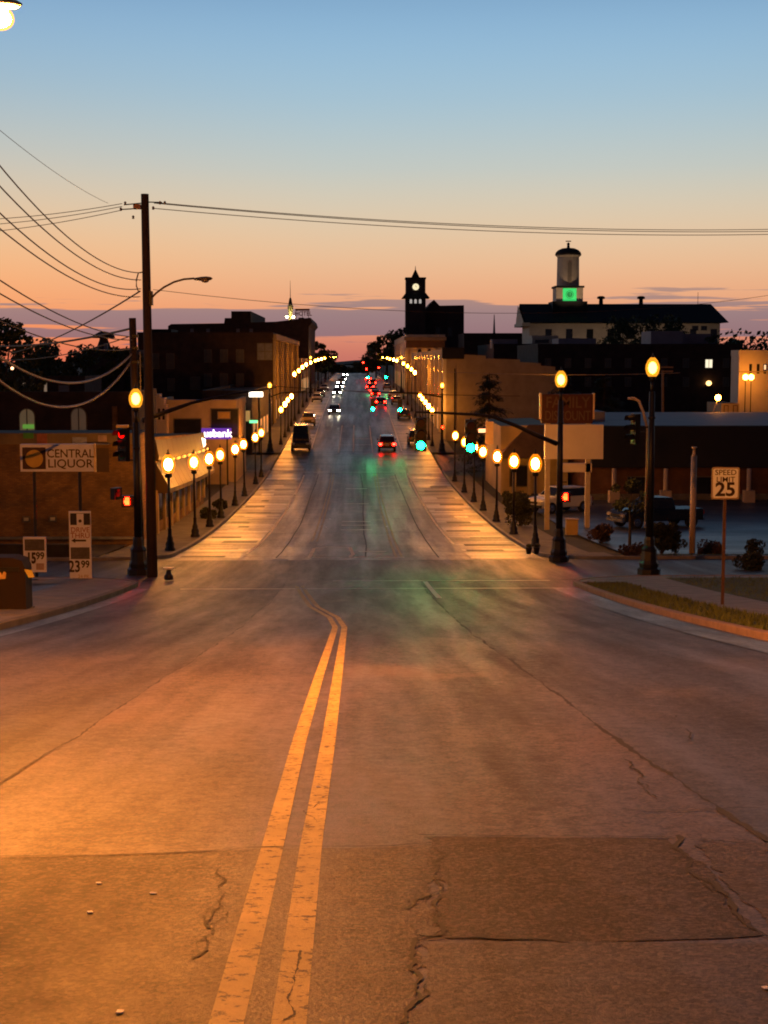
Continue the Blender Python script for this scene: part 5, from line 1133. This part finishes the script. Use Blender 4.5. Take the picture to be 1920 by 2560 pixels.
# ------------------------------------------------------------------ vehicles
TAIL = glow_mat('tail lamp lit', (1.0, 0.008, 0.004), 70); BRAKE = glow_mat('brake lamp lit', (1.0, 0.005, 0.002), 130); TAILOFF = mat('tail lamp', (0.25, 0.02, 0.02), 0.25, 0.1, 5)
HEAD = glow_mat('head lamp lit', (1.0, 0.86, 0.62), 160); HEADOFF = mat('head lamp', (0.55, 0.52, 0.48), 0.15, 0.1, 5)
PLATE = mat('licence plate', (0.6, 0.55, 0.5), 0.5, 0.1, 6)
PROFS = {   # side outline: body lower part and greenhouse, (length position, height)
 'sedan': ([(-2.25, .32), (-2.3, .62), (-2.2, .88), (-1.6, .95), (1.05, .93), (1.95, .82), (2.25, .62), (2.25, .32)], [(-1.75, .93), (-1.15, 1.40), (0.25, 1.42), (1.10, .93)], 1.78),
 'suv': ([(-2.25, .40), (-2.32, .70), (-2.28, 1.08), (1.15, 1.08), (2.05, 1.0), (2.28, .72), (2.25, .40)], [(-2.22, 1.06), (-1.95, 1.70), (0.30, 1.74), (1.15, 1.06)], 1.86),
 'pickup': ([(-2.75, .45), (-2.78, 1.12), (-0.85, 1.12), (1.35, 1.14), (2.45, 1.06), (2.7, .78), (2.65, .45)], [(-0.85, 1.10), (-0.70, 1.80), (0.65, 1.82), (1.40, 1.10)], 1.95),
 'van': ([(-2.7, .40), (-2.75, 1.25), (1.75, 1.25), (2.55, 1.05), (2.7, .75), (2.65, .40)], [(-2.72, 1.23), (-2.66, 2.75), (1.05, 2.78), (1.85, 1.25)], 2.05)}
PROTO = {}
def car(kind, label, x, y, heading, paint, tail=TAILOFF, head=HEADOFF, group=None, name=None):
    """heading 0: drives away from the viewer"""
    low, top, W = PROFS[kind]
    t = thing(name or 'parked_car', label, {'pickup': 'pickup', 'van': 'van'}.get(kind, 'car'), (x, y, gz(y)+0.01), 0, group)
    t.rotation_euler = (math.atan((gz(y+2)-gz(y-2))/4)*math.cos(heading), 0, heading)
    hw = W/2
    # local: +y is forward. body from cross sections with tumblehome
    def loft(poly, w0, w1, zlo, zhi):
        b = MB(); n = len(poly)
        for s_ in (-1, 1):
            for (u, z_) in poly:
                k = (z_-zlo)/max(zhi-zlo, 1e-6); b.v.append((s_*(w0+(w1-w0)*k), u, z_))
        b.f += [tuple(range(n)), tuple(range(2*n-1, n-1, -1))] + [(k, n+k, n+(k+1) % n, (k+1) % n) for k in range(n)]
        return b
    body = loft(low, hw, hw*0.94, low[0][1], max(z_ for _, z_ in low)).build('body', paint, t)
    m = body.modifiers.new('round', 'BEVEL'); m.width = 0.06; m.segments = 2; m.limit_method = 'ANGLE'
    zl, zh = top[0][1], max(z_ for _, z_ in top)
    cab = loft(top, hw*0.93, hw*0.74, zl, zh).build('cabin', paint, t)
    m = cab.modifiers.new('round', 'BEVEL'); m.width = 0.05; m.segments = 2; m.limit_method = 'ANGLE'
    # glass: rear, front, sides just proud of the cabin
    (ya, za), (yb, zb), (yc, zc), (yd, zd) = top
    def pane(pts): MB().add(pts, [tuple(range(len(pts)))]).build('window_glass', GLASSD, t)
    def wd_(z_): return hw*0.93+(hw*0.74-hw*0.93)*(z_-zl)/(zh-zl)
    L1 = lambda p, q, k: (p[0]+(q[0]-p[0])*k, p[1]+(q[1]-p[1])*k)
    for p, q, sgn in ((top[0], top[1], -1), (top[3], top[2], 1)):
        r0, r1 = L1(p, q, 0.18 if kind != 'van' else 0.45), L1(p, q, 0.90)
        pane([(-wd_(r0[1])+0.10, r0[0]+0.02*sgn, r0[1]), (wd_(r0[1])-0.10, r0[0]+0.02*sgn, r0[1]), (wd_(r1[1])-0.08, r1[0]+0.02*sgn, r1[1]), (-wd_(r1[1])+0.08, r1[0]+0.02*sgn, r1[1])])
    for s_ in (-1, 1):
        z0, z1 = zl+0.08 if kind != 'van' else zl+0.5, zh-0.10
        ka, kb = (z0-za)/(zb-za), (z1-za)/(zb-za)
        y0a, y0b = ya+(yb-ya)*ka+0.12, yd+(yc-yd)*(z0-zd)/(zc-zd)-0.12
        y1a, y1b = ya+(yb-ya)*kb+0.12, yd+(yc-yd)*(z1-zd)/(zc-zd)-0.12
        if kind == 'van': y0a, y1a = 0.35, 0.35
        pane([(s_*(wd_(z0)+0.012), y0a, z0), (s_*(wd_(z0)+0.012), y0b, z0), (s_*(wd_(z1)+0.012), y1b, z1), (s_*(wd_(z1)+0.012), y1a, z1)])
    rear, front = low[1][0], low[-2][0]; zt = max(z_ for _, z_ in low)
    for s_ in (-1, 1):
        for yy in (rear+0.85, front-0.85):
            r = 0.34 if kind in ('sedan',) else 0.39
            w = MB().cyl((s_*(hw-0.20), yy, r), (s_*(hw+0.02), yy, r), r, r, 16).build('wheel', RUBBER, t); MB().cyl((s_*(hw+0.02), yy, r), (s_*(hw+0.035), yy, r), r*0.62, r*0.55, 12).build('rim', CHROME, w)
        MB().box((s_*(hw-0.20), rear-0.0, zt-0.22), (0.28, 0.10, 0.24)).build('tail_light', tail, t)
        MB().box((s_*(hw-0.25), front+0.01, zt-0.32), (0.34, 0.10, 0.17)).build('head_light', head, t)
        MB().box((s_*(hw+0.07), (yd if kind != 'van' else 1.5)-0.35, zl+0.08), (0.16, 0.10, 0.13)).build('mirror', paint, t)
    MB().box((0, rear-0.04, 0.52), (W*0.92, 0.12, 0.18)).build('rear_bumper', BLACKP if kind != 'pickup' else CHROME, t); MB().box((0, front+0.05, 0.50), (W*0.92, 0.12, 0.18)).build('front_bumper', BLACKP if kind != 'pickup' else CHROME, t)
    MB().box((0, rear-0.06, zt-0.30), (0.32, 0.02, 0.16)).build('licence_plate', PLATE, t)
    MB().box((0, front+0.03, zt-0.34), (W*0.5, 0.06, 0.14)).build('grille', BLACKP, t)
    return t
def paint(n, c, r=0.25): return mat('car paint '+n, c, r, 0.08, 1.0, spec=0.7)
BLK, REDP, SILV, WHT, DBL = paint('black', (0.012, 0.012, 0.014)), paint('red', (0.16, 0.015, 0.012)), paint('silver', (0.35, 0.33, 0.31)), paint('white', (0.65, 0.62, 0.60)), paint('dark blue', (0.02, 0.025, 0.05))
YC = lambda y: G(890, y).y
def cx(x, Y): return X_(x, Y)
y1 = 163.0; car('suv', 'dark red hatchback driving away with red tail lights past the crossing', cx(967, y1), y1, 0, REDP, TAIL, name='driving_car')
y1 = 248.0; car('sedan', 'dark sedan braking with bright red lamps in the lane ahead', cx(951, y1), y1, 0, BLK, BRAKE, name='driving_car')
y1 = 283.0; car('sedan', 'small red lit car waiting beyond the dark sedan', cx(938, y1), y1, 0, REDP, BRAKE, name='driving_car')
y1 = 365.0; car('suv', 'remote car with red lamps below the hanging red signals', cx(931, y1), y1, 0, BLK, BRAKE, name='driving_car')
y1 = 224.0; car('sedan', 'oncoming car with two dazzling headlights', cx(836, y1), y1, math.pi, BLK, TAILOFF, HEAD, name='driving_car')
y1 = 372.0; car('suv', 'remote oncoming car with bright headlights in the far block', cx(852, y1), y1, math.pi, SILV, TAILOFF, HEAD, name='driving_car')
for y1, xx, lb in ((300, 905, 'far car with red lamps between the waiting cars and the crossing'), (330, 925, 'far car with red lamps just past the second crossing'), (425, 921, 'last braking car under the hanging red signals')): car('sedan', lb, cx(xx, y1) if xx > 910 else 3.6, y1, 0, BLK, BRAKE, name='driving_car')
for y1, lb in ((292, 'oncoming car with headlights at the second crossing'), (335, 'oncoming car with headlights before the far shops'), (430, 'oncoming car with headlights crossing under the red signals'), (520, 'oncoming headlights at the very end of the street')): car('sedan', lb, -3.7, y1, math.pi, BLK, TAILOFF, HEAD, name='driving_car')
y1 = 163.5; car('van', 'tall dark van parked at the kerb by the corner shop', cx(752, y1), y1, math.pi, BLK)
y1 = 200.0; car('suv', 'tan car parked behind the tall dark van', cx(770, y1), y1, math.pi, paint('tan', (0.30, 0.20, 0.10)))
for y1, lb, pt in ((262, 'white car parked before the brick block', WHT), (285, 'silver car parked at the brick block corner', SILV), (322, 'pale car parked below the roof sign block', WHT)):
    car('sedan', lb, -6.9, y1, math.pi, pt, TAILOFF)
for y1, lb, k, pt in ((171, 'black car parked under the green signal', 'suv', BLK), (214, 'dark blue car parked along the tan building', 'sedan', DBL), (252, 'silver car parked toward the end of the tan building', 'sedan', SILV), (276, 'white car parked near the second crossing', 'sedan', WHT), (330, 'pale car parked beside the arched building', 'sedan', SILV)):
    car(k, lb, 6.9, y1, 0, pt, TAILOFF)
y1 = 86.5; car('pickup', 'black pickup truck parked in the car park behind the shrubs', cx(1645, y1), y1, R(112), BLK)
y1 = 99.0; car('suv', 'white car parked behind the pylon sign post', cx(1400, y1), y1, R(125), WHT)

# ------------------------------------------------------------------ trees and shrubs
def leaf_cloud(b, c, r, n, size, flat=1.0):
    for _ in range(n):
        while True:
            d = Vector((random.uniform(-1, 1), random.uniform(-1, 1), random.uniform(-1, 1)))
            if 0.15 < d.length < 1: break
        d = d*(d.length**-0.35)
        p = Vector(c)+Vector((d.x*r, d.y*r, d.z*r*flat))
        n1 = Vector((random.gauss(0, 1), random.gauss(0, 1), random.gauss(0, 1))).normalized(); u = n1.orthogonal().normalized(); w = n1.cross(u); s_ = size*random.uniform(0.5, 1.3)
        b.add([p+u*s_, p+w*s_*0.6, p-u*s_, p-w*s_*0.6], [(0, 1, 2, 3)])
def tree(label, x, y, h, rad, clumps=26, leaves=90, size=0.32, group=None, base=None, name='street_tree', m=LEAF, trunk_h=0.35):
    t = thing(name, label, 'tree', (x, y, gz(y) if base is None else base), 0, group)
    tr = MB(); tr.cyl((0, 0, -0.3), (0, 0, h*trunk_h*1.3), 0.028*h, 0.016*h, 8)
    cr = MB()
    for k in range(clumps):
        a = random.uniform(0, 6.28); zf = random.uniform(trunk_h, 0.97); prof = math.sin(math.pi*min(1, max(0.08, (zf-trunk_h*0.75)/(1.08-trunk_h*0.75))))**0.6
        rr = rad*prof*math.sqrt(random.uniform(0.1, 1)); c = (rr*math.cos(a), rr*math.sin(a), zf*h)
        if k % 3 == 0: tr.cyl((0, 0, h*trunk_h*random.uniform(0.8, 1.25)), (c[0]*0.9, c[1]*0.9, c[2]), 0.010*h, 0.003*h, 5)
        leaf_cloud(cr, c, rad*random.uniform(0.22, 0.42), leaves, size, 0.8)
    tr.build('trunk', BARK, t); cr.build('crown', m, t)
    return t
def conifer(label, x, y, h, rad, name='conifer_tree', group=None):
    t = thing(name, label, 'tree', (x, y, gz(y)), 0, group)
    b = MB(); lm = MB().cyl((0, 0, -0.3), (0, 0, h*0.96), 0.02*h, 0.004*h, 8)
    for k in range(90):
        f = random.uniform(0.08, 0.98); a = random.uniform(0, 6.28); L_ = rad*(1-f)**0.8*random.uniform(0.7, 1.2)+0.3
        p0 = Vector((0, 0, f*h)); tip = Vector((math.cos(a)*L_, math.sin(a)*L_, f*h-L_*random.uniform(0.05, 0.3)))
        lm.cyl(p0, tip, 0.04, 0.012, 4)
        for j in range(80):
            q = p0.lerp(tip, random.uniform(0.15, 1.0))+Vector((random.gauss(0, .14), random.gauss(0, .14), random.gauss(-0.06, .10)))
            d = Vector((math.cos(a)+random.gauss(0, .5), math.sin(a)+random.gauss(0, .5), random.uniform(-.6, .1))).normalized(); u = d.cross(Vector((0, 0, 1))).normalized(); s_ = random.uniform(0.16, 0.4)
            b.add([q, q+d*s_+u*0.07, q+d*s_*1.5, q+d*s_-u*0.07], [(0, 1, 2, 3)])
    lm.build('trunk', BARK, t); b.build('needles', NEEDLE, t); return t
def bush(label, x, y, h, rad, n=900, m=LEAF_B, group=None, size=0.07):
    t = thing('shrub', label, 'shrub', (x, y, gz(y)+0.05), 0, group); b = MB(); st = MB()
    for k in range(14):
        a = random.uniform(0, 6.28); r_ = rad*random.uniform(0, 0.65); c = (r_*math.cos(a), r_*math.sin(a), h*random.uniform(0.12, 0.80)); st.cyl((0, 0, -0.1), c, 0.02, 0.008, 5); leaf_cloud(b, c, rad*random.uniform(0.25, 0.5), n//5, size, 0.9)
    st.build('stems', BARK, t); b.build('foliage', m, t); return t
conifer('dark ragged conifer standing before the tan side wall', X_(1268, 120), 136, 9.8, 3.6)
conifer('dark conifer between the pylon sign and the dark block', X_(1420, 150), 152, 9.0, 4.2)
conifer('dark conifer behind the car park store beside the sign', X_(1520, 156), 158, 8.5, 4.0)
tree('big round tree crown against the afterglow above the lot', X_(-10, 120), 120, Z_(800, 120)-gz(120), 3.6, 40, 110, 0.26)
for x, y, Y, r_, lb in ((110, 868, 170, 4.0, 'dark round treetop behind the sagging cables'), (160, 858, 176, 4.2, 'broad dark treetop beside the bell turret hall'), (205, 872, 180, 3.2, 'low dark treetop next to the turret'), (20, 890, 172, 4.5, 'dark tree below the big round crown'), (310, 868, 178, 2.4, 'small dark treetop just before the shorter pole'), (70, 905, 168, 3.6, 'low dark tree on the slope behind the hill house')):
    tree(lb, X_(x, Y), Y, Z_(y, Y)-gz(Y), r_, 26, 80, 0.3)
for x, y, Y, r_, lb in ((995, 826, 452, 5.0, 'tall street tree against the clock tower'), (968, 838, 470, 5.0, 'street tree next to the tower side tree'), (940, 862, 490, 4.5, 'rounded street tree at the end of the tower side row'), (915, 908, 560, 4.5, 'low far tree behind the red signals'), (890, 930, 640, 4.5, 'far tree at the end of the street'), (1005, 850, 440, 3.5, 'dark street tree by the arched building end')):
    tree(lb, X_(x, Y), Y, Z_(y, Y)-gz(Y), r_, 30, 80, 0.45)
for x, y, Y, r_, lb in ((795, 860, 430, 4.6, 'street tree past the roof sign block'), (815, 885, 450, 3.6, 'smaller street tree after the first on the sign side'), (780, 850, 415, 3.5, 'street tree half hidden by the roof sign block'), (848, 915, 580, 2.6, 'lone narrow far tree on the skyline'), (868, 925, 640, 5, 'low far tree beside the lone narrow skyline tree')):
    tree(lb, X_(x, Y), Y, Z_(y, Y)-gz(Y), r_, 26, 80, 0.45)
for x, y, Y, r_, lb in ((1835, 850, 330, 3.0, 'small dark tree at the end of the courthouse'), (1822, 845, 345, 1.6, 'tiny round tree beside the courthouse wall'), (1905, 848, 240, 9, 'broad dark tree behind the yellow hall'), (1560, 800, 355, 7, 'tree crown in front of the courthouse wall'), (1640, 790, 352, 7, 'broad tree crown before the courthouse roof')):
    tree(lb, X_(x, Y), Y, Z_(y, Y)-gz(Y), r_, 34, 90, 0.4)
bush('round leafy shrub behind the tall signal pole base', X_(1664, 66), 66, 1.55, 0.75, 1400)
bush('low reddish shrub between the pylon post and the pickup', X_(1512, 74), 74, 0.9, 0.8, 900, mat('reddish leaves', (0.075, 0.035, 0.02), 0.8, 0.4, 2))
bush('thin dry shrub near the white post', X_(1700, 66.5), 66.5, 1.1, 0.5, 350)
bush('dark low shrub on the lawn edge by the speed sign', X_(1890, 56), 56, 0.55, 0.7, 700)
bush('scrubby plant at the lawn corner beyond the speed sign', X_(1895, 64.2), 64.2, 0.9, 0.5, 350)
bush('low dark planting at the foot of the white post', X_(1790, 64.5), 64.5, 0.45, 0.9, 700, MATS['reddish leaves'])
bush('planting strip shrub before the car park', X_(1600, 64.6), 64.6, 0.4, 0.9, 600, MATS['reddish leaves'])
bush('street planter shrub by the last car park lamp', 9.6, 86, 2.2, 1.1, 1400)
bush('clipped shrub under the lamp at the office', 10.2, 96, 1.8, 1.0, 1200)
t = tree('young tree with a pale trunk beside the pickup', X_(1582, 72), 72, 3.2, 1.1, 12, 90, 0.09, trunk_h=0.5)
bush('hedge clump along the store kerb', -9.3, 92.5, 0.7, 0.6, 600)
bush('second hedge clump along the store kerb beyond', -9.3, 100.5, 0.7, 0.6, 600)
# distant wooded ridge beyond the town
b = MB(); random.seed(3)
prev = None; pts = []
for k in range(241):
    x = -2400+20*k; z_ = -1.5+3.0*math.sin(x*0.004+1)+2*math.sin(x*0.013)+random.uniform(-1.0, 1.0); pts.append((x, z_))
for x, z_ in pts: b.v += [(x, 1500, -12), (x, 1500, z_-3), (x, 1560, z_), (x, 1800, -12)]
for k in range(len(pts)-1):
    for j in range(3): b.f.append((4*k+j, 4*k+4+j, 4*k+5+j, 4*k+1+j))
struct(b.build('hills', mat('far woodland', (0.02, 0.02, 0.018), 0.95, 0.3, 0.02)))
